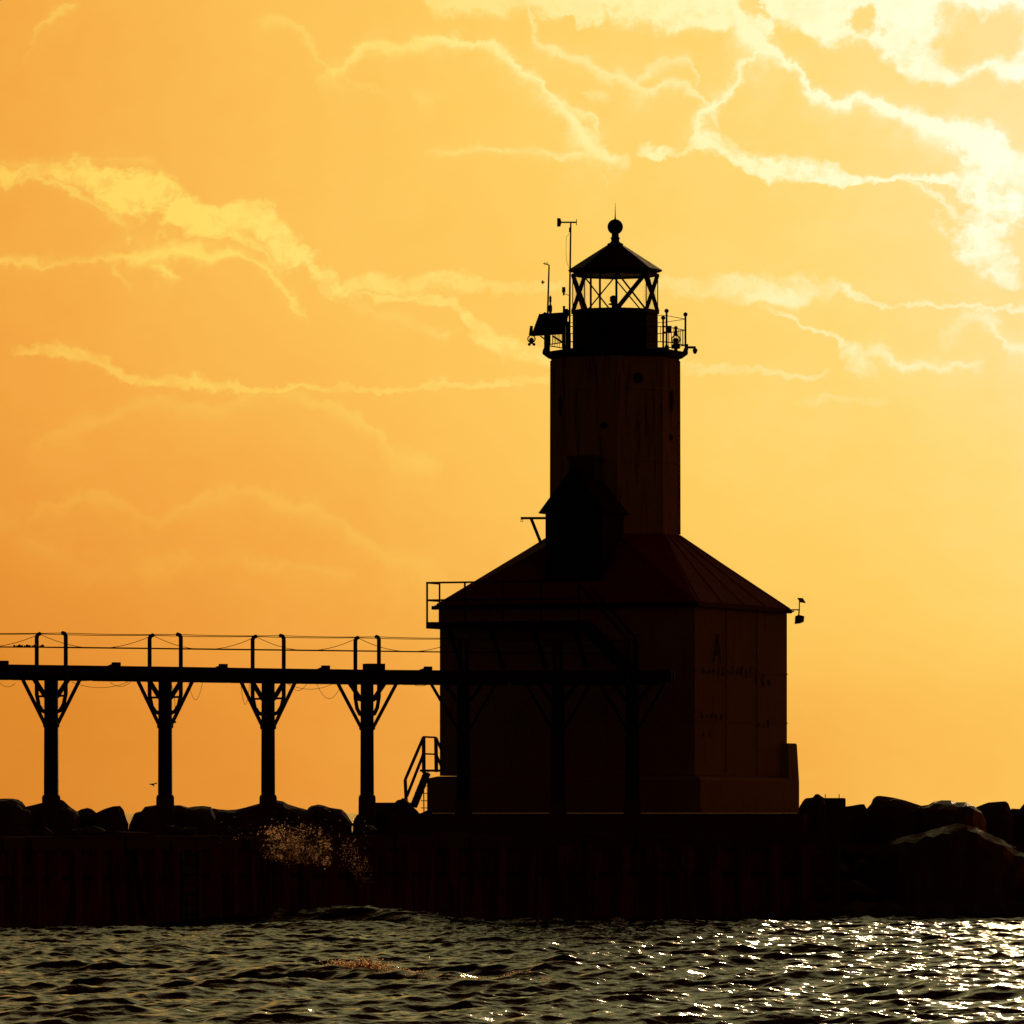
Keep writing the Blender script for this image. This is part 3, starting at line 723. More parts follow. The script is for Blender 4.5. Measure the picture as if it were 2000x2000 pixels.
t_ = thing('antenna_mast', 'thin antenna mast with a short bent tip above the solar panel', 'antenna', T3(*P(1070, 690, 198.6)))
mb = MB(); mb.tube([P(1069.5, 689, 198.6), P(1070, 600, 198.6), P(1072.4, 518, 198.6)], .032, 8, .02); mb.build('pole', 'galvanised', t_)
mb = MB(); mb.tube([P(1073, 518, 198.6), P(1068, 516, 198.6), P(1061, 514.5, 198.6)], .014, 6)
for px in (1064, 1067, 1070): mb.bar(P(px, 512, 198.6), P(px, 518, 198.6), .014)
mb.build('aerial', 'lantern_black', t_)
t_ = MB(); t_.lathe(P(1075, 0, 198.7).xy.to_3d(), [(.02, PZ(618, 198.7)), (.035, PZ(610, 198.7)), (.05, PZ(607, 198.7)), (.05, PZ(598, 198.7)), (.02, PZ(594, 198.7)), (.022, PZ(591, 198.7)), (.032, PZ(589, 198.7)), (.032, PZ(580, 198.7)), (.005, PZ(577, 198.7))], 10)
t_.build('whip_antenna', 'lantern_black', label='stubby bulb shaped antenna just right of the bent antenna mast', category='antenna')
t_ = MB(); t_.lathe(P(1101.5, 0, 198.7).xy.to_3d(), [(.034, PZ(640, 198.7)), (.034, PZ(597.5, 198.7))], 10)
t_.build('pipe_antenna', 'lantern_black', label='short plain tube antenna sticking up behind the solar panel', category='antenna')
# solar panel on posts
t_ = thing('solar_panel', 'black tilted solar panel on posts at the left of the gallery', 'solar panel', T3(*P(1085, 690, 198)))
def quad_slab(mb, a, b, c, d, th):
    n = (b - a).cross(d - a).normalized() * th; mb.add([a, b, c, d, a + n, b + n, c + n, d + n], [(0,1,2,3),(7,6,5,4),(0,1,5,4),(1,2,6,5),(2,3,7,6),(3,0,4,7)])
mb = MB(); quad_slab(mb, P(1038, 657, 197.6), P(1099, 653, 197.6), P(1112, 612, 198.4), P(1053, 616, 198.4), .05); mb.build('panel', 'solar', t_)
mb = MB()
mb.tube([P(1066, 689, 198.2), P(1066, 640, 198.2)], .03, 8); mb.tube([P(1071.5, 689, 198.0), P(1071.5, 640, 198.0)], .04, 8)
mb.tube([P(1100.5, 689, 198.2), P(1100.5, 630, 198.2)], .033, 8); mb.tube([P(1109.5, 689, 198.3), P(1109.5, 628, 198.3)], .035, 8)
mb.bar(P(1079, 656, 198), P(1099, 669, 198), .05); mb.bar(P(1055, 656, 198.1), P(1066, 664, 198.1), .035)
mb.build('post', 'steel', t_)
# marine lanterns / horn
def hung_lamp(px, py, Y, label):
    t = thing('floodlight', label, 'lamp', T3(*P(px, py + 12, Y)))
    c = P(px, py, Y)
    mb = MB(); mb.tube([(c.x + .1 * math.cos(a), c.y, c.z + .1 * math.sin(a)) for a in np.linspace(0, 2 * math.pi, 17)], .018, 6); mb.tube([c + Vector((-.02, 0, .1)), c + Vector((0, 0, .36))], .055, 8, .04); mb.build('bracket', 'steel', t)
    mb = MB(); mb.ball(c + Vector((0, 0, -.03)), .068, 10); mb.lathe((c.x, c.y, 0), [(.04, c.z - .14), (.05, c.z - .08)], 8); mb.ball(c + Vector((-.06, 0, -.15)), .042, 8); mb.ball(c + Vector((.07, 0, -.15)), .042, 8); mb.build('lamp_head', 'lantern_black', t)
hung_lamp(1038, 662, 197.7, 'round lamp hanging from a ring at the left tip of the solar panel')
t_ = thing('beacon', 'upright beacon with ring shaped guard standing inside the right gallery railing', 'beacon', T3(*P(1320, 688, 199.2)))
cb = P(1320, 664, 199.6)
mb = MB(); mb.lathe((cb.x, cb.y, 0), [(.12, PZ(681, 199.6)), (.12, PZ(673, 199.6)), (.05, PZ(671, 199.6)), (.06, PZ(668, 199.6)), (.1, PZ(664, 199.6)), (.06, PZ(661, 199.6)), (.03, PZ(660, 199.6))], 14)
mb.tube([(cb.x, cb.y, ZG), (cb.x, cb.y, PZ(680, 199.6))], .05, 8); mb.build('body', 'lantern_black', t_)
mb = MB(); mb.tube([(cb.x + .115 * math.cos(a), cb.y, cb.z + .01 + .115 * math.sin(a)) for a in np.linspace(0, 2 * math.pi, 19)], .02, 6); mb.build('guard_ring', 'steel', t_)
mb = MB(); mb.lathe((cb.x, cb.y, 0), [(.06, PZ(656, 199.6)), (.045, PZ(649, 199.6)), (.035, PZ(643, 199.6)), (.055, PZ(640, 199.6)), (.045, PZ(638, 199.6)), (.01, PZ(636.5, 199.6))], 12); mb.build('cap', 'lantern_black', t_)
t_ = MB(); t_.box(P(1306, 643.5, 199.8), (.16, .14, .2)); t_.bar(P(1295, 638, 199.8), P(1306, 638, 199.8), .04); t_.bar(P(1295, 649, 199.8), P(1306, 649, 199.8), .04)
t_.build('control_box', 'lantern_black', label='small square box clamped to the right gallery railing posts', category='box')
t_ = thing('security_camera', 'downward camera on a short arm outside the right end of the gallery', 'camera', T3(*P(1338, 680, 199.5)))
mb = MB(); mb.box(P(1341, 678, 199.5), (.09, .1, .17)); mb.bar(P(1342, 678.5, 199.5), P(1359, 678.5, 199.5), .06, .065); mb.build('arm', 'steel', t_)
mb = MB(); mb.ball(P(1357.5, 684.5, 199.5), .07, 10); mb.ball(P(1357.3, 688, 199.5), .05, 10); mb.build('camera_head', 'lantern_black', t_)
t_ = thing('conduit_box', 'small dark equipment box on the gallery floor beside the watch room', 'box', T3(*P(1290, 688, 198.6)))
mb = MB(); mb.box(P(1290, 682, 198.6), (.22, .2, .1)); mb.build('housing', 'lantern_black', t_); mb = MB(); mb.tube([P(1284, 686, 198.6), P(1293, 688, 198.5), P(1300, 680, 198.5)], .02, 6); mb.build('cable', 'lantern_black', t_)
# eave lamp with its own little solar panel
ye = 202.0
t_ = thing('eave_light', 'small solar powered lamp on an arm at the right roof corner', 'lamp', T3(*P(1545, 1191, ye)))
mb = MB(); mb.bar(P(1533, 1191, ye), P(1561, 1191, ye), .06, .035); mb.bar(P(1536, 1195, ye), P(1551, 1194, ye), .05, .04); mb.tube([P(1561, 1196, ye), P(1561.5, 1173, ye)], .016, 6); mb.tube([P(1561, 1191, ye), P(1560, 1202, ye)], .02, 6); mb.build('arm', 'steel', t_)
mb = MB(); quad_slab(mb, P(1557.5, 1167.5, ye + .15), P(1568, 1168, ye + .15), P(1573.5, 1176.5, ye - .1), P(1563, 1175, ye - .1), .025); mb.build('panel', 'solar', t_)
mb = MB(); pts = [(1553, 1203.5), (1560, 1200.5), (1571, 1203.5), (1570, 1214.5), (1563, 1217.5), (1552, 1219)]
mb.add([P(x, y, ye - .09) for x, y in pts] + [P(x, y, ye + .09) for x, y in pts], [tuple(range(6))[::-1], tuple(range(6, 12))] + [(i, (i+1)%6, 6+(i+1)%6, 6+i) for i in range(6)]); mb.build('lamp_head', 'lantern_black', t_)

# ------------------------------------------------------------------ upper platform along the front wall
t_ = thing('platform', 'railed steel platform bracketed high on the front wall with stairs to the catwalk', 'platform', LM)
pz = PZ(1214, 196.5); xa, xb_ = -hw + .0, .75; y1, y0 = -hw - .02, -hw - 1.0
def LB(x, y, z): return LW((x, y, z))
mb = MB(); mb.loft([[(xa, y0, z), (xb_, y0, z), (xb_, y1, z), (xa, y1, z)] for z in (pz - .18, pz)], LW); mb.build('deck', 'steel', t_)
mb = MB()
for x in np.linspace(xa + .02, xb_, 5):
    mb.bar(LB(x, y0 + .03, pz), LB(x, y0 + .03, pz + 1.08), .055)
mb.bar(LB(xa + .02, y1 - .05, pz), LB(xa + .02, y1 - .05, pz + 1.08), .05)
for dz in (1.08, .6):
    mb.bar(LB(xa, y0 + .03, pz + dz), LB(xb_, y0 + .03, pz + dz), .05); mb.bar(LB(xa + .02, y0 + .03, pz + dz), LB(xa + .02, y1 - .05, pz + dz), .05)
mb.build('railing', 'steel', t_)
for x in (-3.1, -1.85, -.6, .6):
    mb = MB(); mb.bar(LB(x, y0 + .05, pz - .2), LB(x, y1, pz - 1.25), .09); mb.build('brace', 'steel', t_)
mb = MB()
s0, s1 = LB(xb_, y0 + .1, pz - .1), LB(xb_ + 1.3, y0 + .1, PZ(1308, 193.8)); w0 = LB(0, .75, 0) - LB(0, 0, 0)
for o in (Vector((0, 0, 0)), w0):
    mb.bar(s0 + o, s1 + o, .05, .18)
    mb.bar(s0 + o + Vector((0, 0, 1.05)), s1 + o + Vector((0, 0, .95)), .05); mb.bar(s1 + o, s1 + o + Vector((0, 0, .95)), .05)
for i in range(7):
    c_ = s0.lerp(s1, (i + .5) / 7); mb.bar(c_, c_ + w0, .2, .03, up=(0, 0, 1))
mb.build('stairs', 'steel', t_)

# ------------------------------------------------------------------ catwalk
cw = thing('catwalk', 'elevated black steel catwalk on columns leading to the lighthouse', 'catwalk', T3(-5, 190, 2.33))
ZC = 6.689                                        # walking level
knots = [(-420, 182.5), (-120, 185.0), (100, 187.0), (322, 189.0), (523, 191.2), (717, 193.0), (905, 193.9), (1090, 193.7), (1235, 193.4), (1315, 193.2)]
def cwY(px):
    xs_, ys_ = zip(*knots); return float(np.interp(px, xs_, ys_))
def C(px, z): Y = cwY(px); return Vector((PX(px, Y), Y, z))
def cdir(px):
    d = C(px + 20, 0) - C(px - 20, 0); d.z = 0; return d.normalized()
def cnor(px):
    d = cdir(px); return Vector((-d.y, d.x, 0))
HWK = .62
deck = MB(); gird = {1: MB(), -1: MB()}
cols = [-130, 100, 322.6, 523.7, 717, 905, 1090, 1235]
xs_all = [-420] + list(range(-400, 1300, 40)) + [1315]
for a, b in zip(xs_all, xs_all[1:]):
    pa, pb = C(a, ZC - .04), C(b, ZC - .04)
    deck.bar(pa, pb, 2 * HWK, .07)
    for s_ in (-1, 1):
        gird[s_].bar(C(a, ZC - .20) + s_ * cnor(a) * (HWK - .08), C(b, ZC - .20) + s_ * cnor(b) * (HWK - .08), .1, .24)
deck.build('deck', 'wood', cw); gird[1].build('girder', 'steel', cw); gird[-1].build('girder', 'steel', cw)
lo = MB()                                          # lower chord boxes, with the small gaps between
segs = [(-100, 22), (31, 172), (190, 239), (253, 392), (402, 450), (460, 590), (598, 648), (659, 781), (791, 838), (845, 990), (1000, 1060), (1070, 1290)]
for a, b in segs:
    n = max(1, int((b - a) / 45)); 
    for i in range(n):
        u, v = a + (b - a) * i / n, a + (b - a) * (i + 1) / n
        lo.bar(C(u, ZC - .35), C(v, ZC - .35), .5, .09)
lo.build('lower_chord', 'steel', cw)
for px in (8, 227, 436, 636, 836):
    jb = MB(); c_ = C(px, ZC + .045); d = cdir(px); jb.bar(c_ - d * .1, c_ + d * .1, .14, .12); jb.bar(c_ - d * .1, c_ - d * .26 + Vector((0, 0, -.06)), .1, .04)
    jb.build('junction_box', 'steel', cw)
cb_ = MB(); p0 = C(731, ZC + .07); dd = cdir(731); cb_.bar(p0 - dd * .26, p0 + dd * .24, .4, .20); cb_.build('equipment_box', 'wood', cw)
tops = []
for px in cols:
    if px < -150: continue
    Y = cwY(px); X = PX(px, Y); d = cdir(px); n = cnor(px)
    zb = 2.24 if px < 800 else 2.836
    col = MB(); col.loft([[(X + a * w_, Y + b * w_, z) for a, b in ((-1,-1),(1,-1),(1,1),(-1,1))] for w_, z in ((.185, zb + .1), (.17, ZC - .3))])
    co_ = col.build('column', 'steel', cw)
    ft = MB(); zf = PZ(1553, Y) if px < 800 else 3.15
    ft.loft([[(X + a * w_, Y + b * w_, z) for a, b in ((-1,-1),(1,-1),(1,1),(-1,1))] for w_, z in ((.235, zb - .02), (.225, zf - .06), (.205, zf))]); ft.build('footing', 'concrete', co_)
    zj = ZC - 1.6; cen = Vector((X, Y, 0))
    for s_ in (-1, 1):
        kb = MB()
        o = s_ * d
        # perspective angle of the walk is shallow, so braces are spread along it
        kb.bar(cen + o * .2 + Vector((0, 0, zj + .08)), cen + o * .88 + Vector((0, 0, ZC - .36)), .07, .075)
        kb.bar(cen + o * .17 + Vector((0, 0, zj + .78)), cen + o * .52 + Vector((0, 0, ZC - .36)), .09, .1)
        kb.build('knee_brace', 'steel', co_)
        o2 = s_ * n
        side = .72
        po = MB(); q = cen + o2 * side
        zt = PZ(1236 + max(0, px) * .012, Y)
        inn = -o2
        pts = [cen + o2 * .15 + Vector((0, 0, zj + .36)), cen + o2 * .45 + Vector((0, 0, zj + .42)), cen + o2 * .62 + Vector((0, 0, zj + .58)), q + Vector((0, 0, zj + .85)), q + Vector((0, 0, ZC)), q + Vector((0, 0, zt - .08)), q + inn * .05 + Vector((0, 0, zt - .02)), q + inn * .14 + Vector((0, 0, zt))]
        for a, b in zip(pts, pts[1:]): po.tube([a, b], .054, 8); po.ball(b, .054, 8)
        po.bar(cen + o2 * .15 + Vector((0, 0, zj + .80)), q + Vector((0, 0, zj + .80)), .05, .055)
        po.build('railing_post', 'steel', co_)
        tops.append((px, s_, q + inn * .14 + Vector((0, 0, zt)), q))
    base_col = MB(); base_col.lathe((X, Y, 0), [(.2, zj - .02), (.22, zj + .03), (.2, zj + .12)], 8); base_col.build('collar', 'steel', co_)
wr = MB()
def sag(a, b, s_, n=14): return [a.lerp(b, i / n) - Vector((0, 0, s_ * 4 * (i / n) * (1 - i / n))) for i in range(n + 1)]
ordered = {s_: sorted([(p, t, q) for p, ss, t, q in tops if ss == s_], key=lambda e: e[0]) for s_ in (-1, 1)}
for s_ in (-1, 1):
    L = ordered[s_]
    for (pa, ta, qa), (pb, tb, qb) in zip(L, L[1:]):
        wr.tube(sag(ta, tb, .02), .009, 4)
        za_, zb2 = PZ(1263 + max(0, pa) * .012, ta.y), PZ(1263 + max(0, pb) * .012, tb.y)
        a = Vector((qa.x, qa.y, za_)); b = Vector((qb.x, qb.y, zb2)); wr.tube([a, b], .012, 4)
L = ordered[1]
for (pa, ta, qa), (pb, tb, qb) in zip(L, L[1:]): wr.tube(sag(ta, tb, .36), .008, 4)
wr.build('railing_wire', 'steel', cw)
dg = MB()
for (a, b, dx, s_) in ((0, 30, 1334, .1), (140, 250, 1332, .15), (215, 255, 1332, .12), (556, 655, 1333, .18), (565, 600, 1334, .2), (618, 668, 1334, .42), (470, 488, 1332, .6), (368, 396, 1330, .5), (805, 838, 1336, .05)):
    pa, pb = C(a, PZ(dx, cwY(a))), C(b, PZ(dx, cwY(b))); dg = MB(); dg.tube(sag(pa, pb, s_), .006, 4); dg.build('loose_cable', 'steel', cw)
dg = MB()
for a, b in ((C(334, PZ(1330, 189)), C(342, PZ(1410, 189))),): dg.tube([a, a.lerp(b, .5) + Vector((.05, 0, 0)), b], .006, 4); dg.ball(b, .03, 6)
dg.build('loose_cable', 'steel', cw); dg = MB()
for px in range(28, 86, 5): dg.ball(C(px, PZ(1262, cwY(px))), .022 + .012 * (px % 3), 6)
dg.build('tangled_line', 'steel', cw)
t_ = MB(); yb = 188.6; t_.tube([P(307, 1529, yb), P(299, 1532, yb), P(292, 1531.5, yb)], .016, 5); t_.tube([P(299, 1532, yb), P(301, 1536, yb)], .014, 5); t_.ball(P(298, 1532, yb), .028, 6)
t_.build('twig', 'wood', label='bent twig sticking out of the second column from the left', category='twig')

# ------------------------------------------------------------------ small stairs at the left of the plinth
ys_ = 196.6
t_ = thing('access_stairs', 'steep railed metal stairs against the left side of the plinth', 'stairs', T3(*P(826, 1590, ys_)))
wv = Vector((.25, .7, 0)) * .55
def both(fn):
    mb = MB()
    for o in (Vector((0, 0, 0)), wv): fn(mb, o)
    return mb
def rails(mb, o):
    mb.tube([P(790, 1523, ys_) + o, P(826, 1439, ys_) + o], .028, 6); mb.tube([P(793, 1556, ys_) + o, P(824, 1477, ys_) + o, P(826, 1470, ys_) + o], .026, 6)
    mb.tube([P(790, 1523, ys_) + o, P(792, 1566, ys_) + o], .028, 6)
    mb.tube([P(826, 1439, ys_) + o, P(826.5, 1510, ys_) + o], .034, 6); mb.tube([P(826, 1439, ys_) + o, P(850, 1440, ys_) + o], .026, 6); mb.tube([P(826, 1472, ys_) + o, P(850, 1473, ys_) + o], .024, 6)
    mb.tube([P(850, 1440, ys_) + o, P(851, 1508, ys_) + o], .034, 6); mb.tube([P(850, 1440, ys_) + o, P(864, 1472, ys_) + o], .026, 6); mb.tube([P(850, 1472, ys_) + o, P(864, 1504, ys_) + o], .026, 6)
mb = MB(); rails(mb, Vector((0, 0, 0))); mb.build('handrail', 'steel', t_)
mb = MB(); rails(mb, Vector((.03, .6, -.0))); mb.build('handrail', 'steel', t_)
mb = MB(); mb.bar(P(833, 1509, ys_), P(806, 1576, ys_), .06, .17); mb.bar(P(833, 1509, ys_) + Vector((.03, .6, 0)), P(806, 1576, ys_) + Vector((.03, .6, 0)), .06, .17)
for i in range(6):
    a = P(833, 1509, ys_).lerp(P(806, 1576, ys_), (i + .5) / 6); mb.bar(a, a + Vector((.03, .6, 0)), .2, .03)
mb.build('steps', 'steel', t_)
mb = MB(); quad = [P(820, 1505, ys_), P(862, 1505, ys_)]; mb.bar(quad[0] + Vector((0, .3, 0)), quad[1] + Vector((0, .3, 0)), .62, .06); mb.build('landing', 'steel', t_)
mb = MB()
for px in (827, 836): mb.bar(P(px, 1507, ys_ - .05), P(px + (1 if px < 830 else 0), 1586, ys_ - .05), .03)
for py in (1535, 1549.5, 1564, 1578): mb.bar(P(822, py, ys_ - .05), P(838, py, ys_ - .05), .022)
mb.build('support_ladder', 'steel', t_)
t_ = MB(); t_.prism([(PX(722, 195), 195.0), (PX(803, 195), 195.0), (PX(806, 196), 196.2), (PX(722, 196), 196.2)], 2.735, PZ(1567.5, 195))
t_.build('low_wall', 'concrete', label='low flat topped concrete block between last free column and access stairs', category='block')
mb = thing('mooring_block', 'squared concrete block with two thin rods on top right of the lighthouse', 'block', T3(*P(1628, 1594, 196)))
b_ = MB(); b_.loft([[(PX(1628, 196) + a * w_, 196.4 + b * w_, z) for a, b in ((-1,-1),(1,-1),(1,1),(-1,1))] for w_, z in ((.34, 2.0), (.335, 3.22), (.31, 3.25))]); b_.build('block', 'concrete', mb)
for px in (1612, 1639): 
    r_ = MB(); r_.tube([P(px, 1560, 196.2), P(px, 1551, 196.2)], .013, 5); r_.build('rod', 'steel', mb)

# ------------------------------------------------------------------ rocks
GR = 'boulders along the pier'
def profile_rock(pts, Y, depth, zbase, label, mat='rock', seed=0, power=.5):
    """a boulder with the given crest line (x px, y px), round in depth"""
    xs_ = [PX(p[0], Y) for p in pts]; zs_ = [PZ(p[1], Y) for p in pts]
    xx = []
    for a, b in zip(xs_, xs_[1:]):
        n_ = max(1, round((b - a) / .22)); xx += [a + (b - a) * i / n_ for i in range(n_)]
    xx.append(xs_[-1]); nu, nv = len(xx) - 1, 9; vs = []
    x0, x1 = xs_[0], xs_[-1]; rr_ = random.Random(seed * 13 + 1)
    for i, x in enumerate(xx):
        u = (x - x0) / (x1 - x0)
        zt = float(np.interp(x, xs_, zs_)); e = max(.12, (1 - abs(2 * u - 1) ** 3)) ** .5
        for j in range(nv + 1):
            a = math.pi * (j + (rr_.uniform(-.3, .3) if j not in (0, nv) else 0)) / nv
            s_ = math.sin(a) ** power if 0 < j < nv else 0
            if j in (4, 5): s_ = 1.0 if j == 4 else rr_.uniform(.9, .99)
            p = Vector((x, Y - depth / 2 * math.cos(a) * e, zbase + (zt - zbase) * s_))
            q = p * 1.3 + Vector((seed * 7.1, 0, 0))
            nz = mnoise.noise_vector(q * .8) * .22 + mnoise.noise_vector(q * 2.2) * .12 + Vector((rr_.uniform(-1, 1), rr_.uniform(-1, 1), rr_.uniform(-1, 1))) * .03
            k = 1 if j not in (0, nv) else 0
            kk = .12 + .88 * abs(math.cos(a)) if j != 4 else .10
            p += Vector((nz.x * .5, nz.y * 1.4, nz.z * .5)) * kk * k
            vs.append(p)
    m = nv + 1
    fs = [(i*m+j, (i+1)*m+j, (i+1)*m+j+1, i*m+j+1) for i in range(nu) for j in range(nv)]
    fs += [tuple(range(m)), tuple(range(nu*m, (nu+1)*m))[::-1]]
    b = MB(); b.add(vs, fs, False); return b.build('boulder', mat, label=label, category='boulder', group=GR)
profile_rock([(-60,1566),(-20,1560),(0,1560),(25,1559.5),(38,1562),(50,1575),(58,1584)], 186, 2.4, 2.2, 'dark boulder cut by the left edge of the photo', seed=1)
profile_rock([(36,1590),(52,1575),(82,1568),(92,1566),(102,1600)], 187.9, 1.6, 2.2, 'sloping dark boulder just left of the leftmost column', seed=2)
profile_rock([(96,1600),(105,1564),(122,1561.5),(140,1577),(150,1584),(158,1600)], 187.6, 1.8, 2.2, 'pointed boulder touching the right side of the leftmost column', seed=3)
profile_rock([(138,1600),(150,1585),(160,1580),(172,1577.5),(180,1580),(192,1590),(200,1602)], 188.5, 1.4, 2.2, 'small low peaked boulder between the two leftmost columns', seed=4)
profile_rock([(180,1600),(190,1587),(205,1580),(221,1575),(235,1574),(240,1580),(244,1592),(252,1610)], 188.2, 1.7, 2.2, 'steep sided boulder left of the deep notch showing the lake', seed=5)
profile_rock([(252,1612),(260,1594),(265,1587),(277,1584.5),(284,1576),(300,1573.5),(312,1571),(318,1600)], 189, 2.0, 2.2, 'boulder between the deep notch and the second column', seed=6)
profile_rock([(320,1600),(332,1573),(352,1573),(368,1577),(380,1575),(396,1574),(412,1577),(422,1600)], 190.1, 2.0, 2.2, 'bumpy boulder right of the second column', seed=7)
profile_rock([(398,1600),(415,1578),(425,1580),(445,1581.5),(462,1581),(480,1577),(500,1571),(512,1568),(520,1600)], 191.3, 2.0, 2.2, 'long low boulder rising to the third column', seed=8)
profile_rock([(515,1600),(524,1560),(536,1561.5),(554,1565),(562,1570),(580,1576),(598,1581),(608,1583),(622,1602)], 192.3, 2.0, 2.2, 'boulder falling away to the right of the third column', seed=9)
profile_rock([(590,1600),(603,1577),(608,1573.5),(622,1571),(632,1572.5),(644,1577),(655,1579),(668,1581),(676,1588),(683,1599),(690,1609)], 192.8, 1.9, 2.2, 'rounded boulder left of the narrow gap by the fourth column', seed=10)
profile_rock([(688,1612),(692,1600),(697,1592),(703,1589),(715,1588),(724,1600)], 193.4, 1.2, 2.2, 'small boulder at the foot of the fourth column', seed=11)
profile_rock([(762,1600),(770,1568),(776,1562.5),(782,1561.5),(786,1558.5),(793,1560),(800,1568),(806,1575),(816,1584),(822,1594)], 195.0, 1.3, 2.5, 'lumpy rock under the lower end of the access stairs', seed=12)
profile_rock([(818,1596),(822,1588),(828,1585),(838,1581),(846,1590)], 195.2, .9, 2.5, 'small low rock tucked against the plinth under the stair landing', seed=13)
profile_rock([(1558,1598),(1566,1567),(1573,1559),(1587,1557.5),(1593,1551),(1598,1551),(1604,1555),(1609,1558),(1613,1598)], 195.6, 1.3, 2.0, 'knobbly boulder against the right side of the plinth', seed=14)
profile_rock([(1645,1600),(1651,1575),(1660,1574),(1670,1572.5),(1680,1571),(1688,1571),(1693,1580),(1697,1600)], 198, 1.5, 1.9, 'small flat topped boulder right of the squared block', seed=15)
profile_rock([(1680,1600),(1693,1578),(1700,1570),(1704,1560),(1710,1555),(1716,1554),(1745,1558),(1765,1563),(1797,1573),(1812,1582),(1825,1600)], 197, 2.6, 1.9, 'big wedge shaped boulder with its high end on the left', seed=16)
profile_rock([(1785,1600),(1797,1573.5),(1812,1571.5),(1822,1566),(1838,1563),(1856,1563.5),(1868,1567),(1886,1567),(1900,1574),(1915,1585),(1926,1605)], 196.3, 2.4, 1.9, 'broad rounded boulder in the middle of the right hand rocks', seed=17, mat='wet_rock')
profile_rock([(1890,1600),(1906,1576),(1918,1571),(1930,1567),(1948,1565.5),(1964,1565),(1969,1569),(1973,1580),(1978,1600)], 198.5, 2.0, 1.9, 'block shaped boulder with a steep right side near the photo edge', seed=18)
profile_rock([(1960,1600),(1975,1579),(1990,1580),(1999,1569),(2015,1560),(2050,1562),(2080,1600)], 199.3, 1.8, 1.9, 'boulder cut by the right edge of the photo', seed=19)
profile_rock([(1700,1700),(1714,1655),(1735,1644),(1765,1634),(1805,1625),(1850,1612),(1868,1607),(1905,1616),(1938,1632),(1958,1640),(1976,1656),(2010,1672),(2030,1720)], 191.6, 3.0, .3, 'largest boulder, low in front, with a long pale wet edge', seed=20, mat='wet_rock', power=.6)
# darker boulders filling the mound below (nothing in the photo tells them apart)
rb = random.Random(11)
def hull_boulder(c, r, flat=.7):
    bm = bmesh.new()
    for _ in range(16):
        v = Vector((rb.gauss(0, 1), rb.gauss(0, 1), rb.gauss(0, 1))).normalized()
        bm.verts.new((v.x * r * rb.uniform(.85, 1.15), v.y * r, v.z * r * flat))
    bmesh.ops.convex_hull(bm, input=bm.verts[:])
    for v in [v for v in bm.verts if not v.link_faces]: bm.verts.remove(v)
    bmesh.ops.bevel(bm, geom=bm.edges[:], offset=r * .09, segments=2, affect='EDGES', profile=.6)
    me = bpy.data.meshes.new('boulder'); bm.to_mesh(me); bm.free(); me.materials.append(M['rock'])
    o = bpy.data.objects.new('boulder', me); COL.objects.link(o); o.location = c
    o['label'] = 'plain dark boulder in the shadowed mound above the water'; o['category'] = 'boulder'; o['group'] = 'shadowed boulders of the mound'
for row, (Y, z, n_) in enumerate(((188.6, .15, 12), (190.3, .75, 11), (192.2, 1.3, 10), (194.2, 1.75, 9))):
    for i in range(n_):
        px = 1585 + (i + rb.uniform(-.2, .2) + .5 * (row % 2)) * 470 / n_
        if row in (1, 2) and 1700 < px < 2010: continue
        hull_boulder((PX(px, Y), Y + rb.uniform(-.3, .3), z), rb.uniform(.42, .62) * (1 if row < 3 else .75))
for i in range(17):
    px = -60 + i * 49 + rb.uniform(-10, 10)
    if 225 < px < 285 or 665 < px < 710: continue
    Y = 181.5 + i * .55
    hull_boulder((PX(px, Y), Y, 2.36), rb.uniform(.24, .34), .5)

# ------------------------------------------------------------------ spray and foam
def drops(name, pts, label, parent=None):
    base = [(0,0,1),(0.894,0,.447),(.276,.851,.447),(-.724,.526,.447),(-.724,-.526,.447),(.276,-.851,.447),(.724,.526,-.447),(-.276,.851,-.447),(-.894,0,-.447),(-.276,-.851,-.447),(.724,-.526,-.447),(0,0,-1)]
    fc = [(0,1,2),(0,2,3),(0,3,4),(0,4,5),(0,5,1),(1,6,2),(2,7,3),(3,8,4),(4,9,5),(5,10,1),(6,7,2),(7,8,3),(8,9,4),(9,10,5),(10,6,1),(11,7,6),(11,8,7),(11,9,8),(11,10,9),(11,6,10)]
    b = np.array(base); f = np.array(fc)
    V = np.concatenate([b * r + np.array(p) for p, r in pts]); Fc = np.concatenate([f + 12 * i for i in range(len(pts))])
    me = bpy.data.meshes.new(name)
    me.vertices.add(len(V)); me.vertices.foreach_set('co', V.astype(np.float32).ravel())
    me.loops.add(Fc.size); me.loops.foreach_set('vertex_index', Fc.astype(np.int32).ravel())
    me.polygons.add(len(Fc)); me.polygons.foreach_set('loop_start', np.arange(0, Fc.size, 3, dtype=np.int32)); me.polygons.foreach_set('use_smooth', np.ones(len(Fc), dtype=bool))
    me.update(calc_edges=True); me.materials.append(M['drops'])
    o = bpy.data.objects.new(name, me); COL.objects.link(o); o['kind'] = 'stuff'; o['label'] = label; o['category'] = 'spray'
rs = random.Random(21); pts = []
def put(x, y, r): pts.append((tuple(P(x, y, rs.uniform(178.5, 182.5))), r))
def size(): return rs.uniform(.004, .011) if rs.random() < .84 else rs.uniform(.012, .024)
clumps = [(rs.uniform(515, 640), rs.uniform(1618, 1690), rs.uniform(3, 11)) for _ in range(54)]
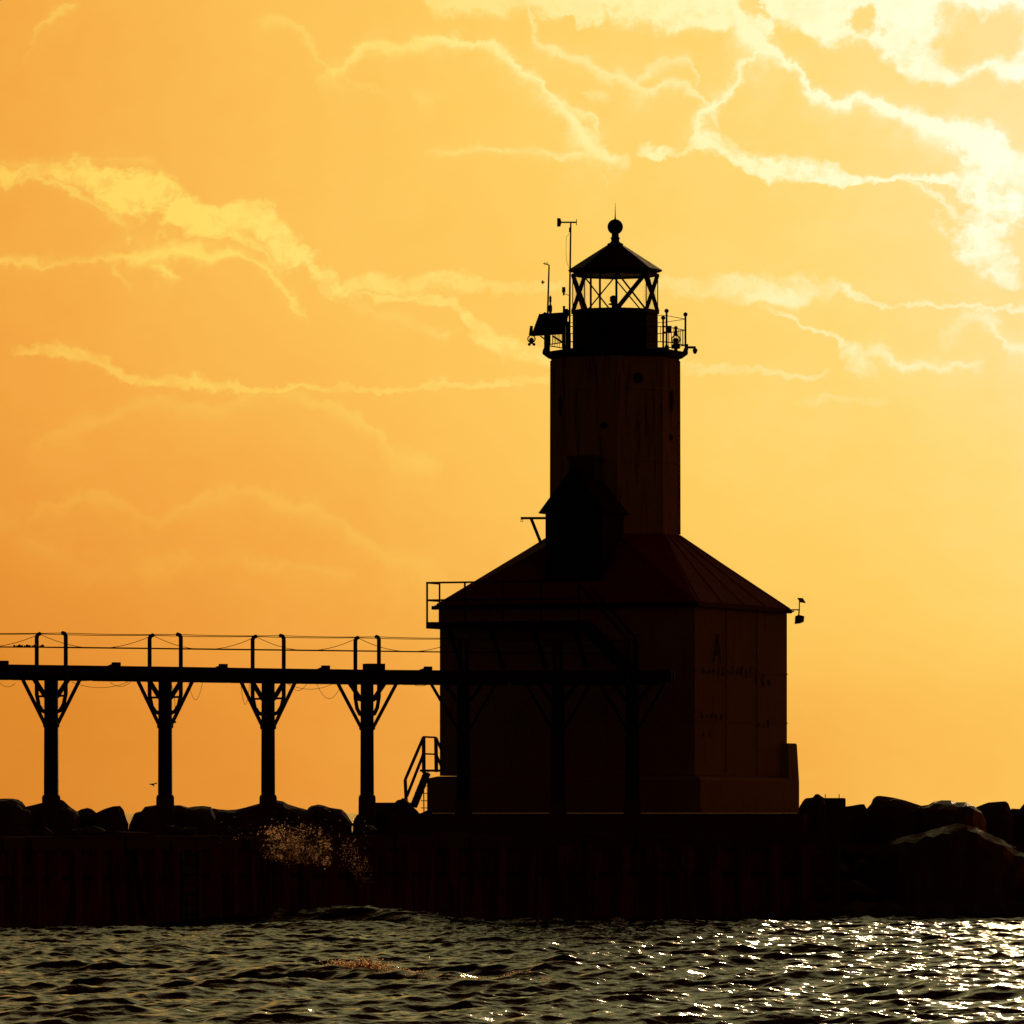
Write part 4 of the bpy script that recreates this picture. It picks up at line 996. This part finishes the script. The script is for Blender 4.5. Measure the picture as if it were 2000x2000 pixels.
for cx, cy, sd in clumps:
    for _ in range(rs.randint(14, 40)):
        x, y = rs.gauss(cx, sd), rs.gauss(cy, sd)
        if y > 1668 + (x - 510) * .2 + rs.gauss(4, 6) or x > 650: continue
        put(x, y, size())
for _ in range(26):                # thrown filaments
    x, y = rs.uniform(520, 635), rs.uniform(1640, 1690); vx, vy = rs.uniform(-1.5, 1.5), rs.uniform(-3.2, -1.2); n_ = rs.randint(8, 18)
    for i in range(n_): put(x + vx * i + rs.gauss(0, .6), y + vy * i + .09 * i * i + rs.gauss(0, .6), rs.uniform(.004, .011))
for _ in range(300):
    t0 = rs.random(); put(672 + 50 * t0 + rs.gauss(0, 8), 1652 + 66 * t0 + rs.gauss(0, 16), rs.uniform(.004, .012))
for _ in range(80): put(rs.uniform(425, 730), rs.gauss(1622, 22), rs.uniform(.005, .014))
for _ in range(1500):
    x = rs.gauss(580, 40); y = 1672 + (x - 510) * .15 - abs(rs.gauss(0, 26))
    if 505 < x < 650: put(x, y, rs.uniform(.002, .0055))
drops('spray', pts, 'burst of backlit water droplets thrown up against the dark pier wall')
pts = []
for _ in range(1700):
    a = rs.random(); d0 = Vector((-7.0, 124.5, 0)); d1 = Vector((.2, 115.5, 0))
    main = rs.random() < .6
    a = min(1, max(0, rs.gauss(.62, .032))) if main else rs.uniform(.42, 1.08)
    q = d0.lerp(d1, a); x = q.x + rs.gauss(0, .1); y = q.y + rs.gauss(.0, .13)
    z = wave_z(x, y) + abs(rs.gauss(0, .06 if main else .012)) + .004
    pts.append(((x, y, z), rs.uniform(.006, .021) if main else rs.uniform(.004, .012)))
drops('foam', pts, 'sunlit froth along the breaking crest of the biggest near wave')
# gull far off between the masts
t_ = MB(); gy = 420.0
t_.tube([P(1058, 551.3, gy), P(1060, 551, gy), P(1062.5, 551.3, gy)], .05, 6); t_.bar(P(1059.8, 547.5, gy), P(1060.1, 555, gy), .07, .05); t_.bar(P(1056.5, 551, gy), P(1064, 551.2, gy), .06, .05)
t_.build('bird', 'bird', label='tiny far bird in the sky just left of the bent antenna mast', category='bird')
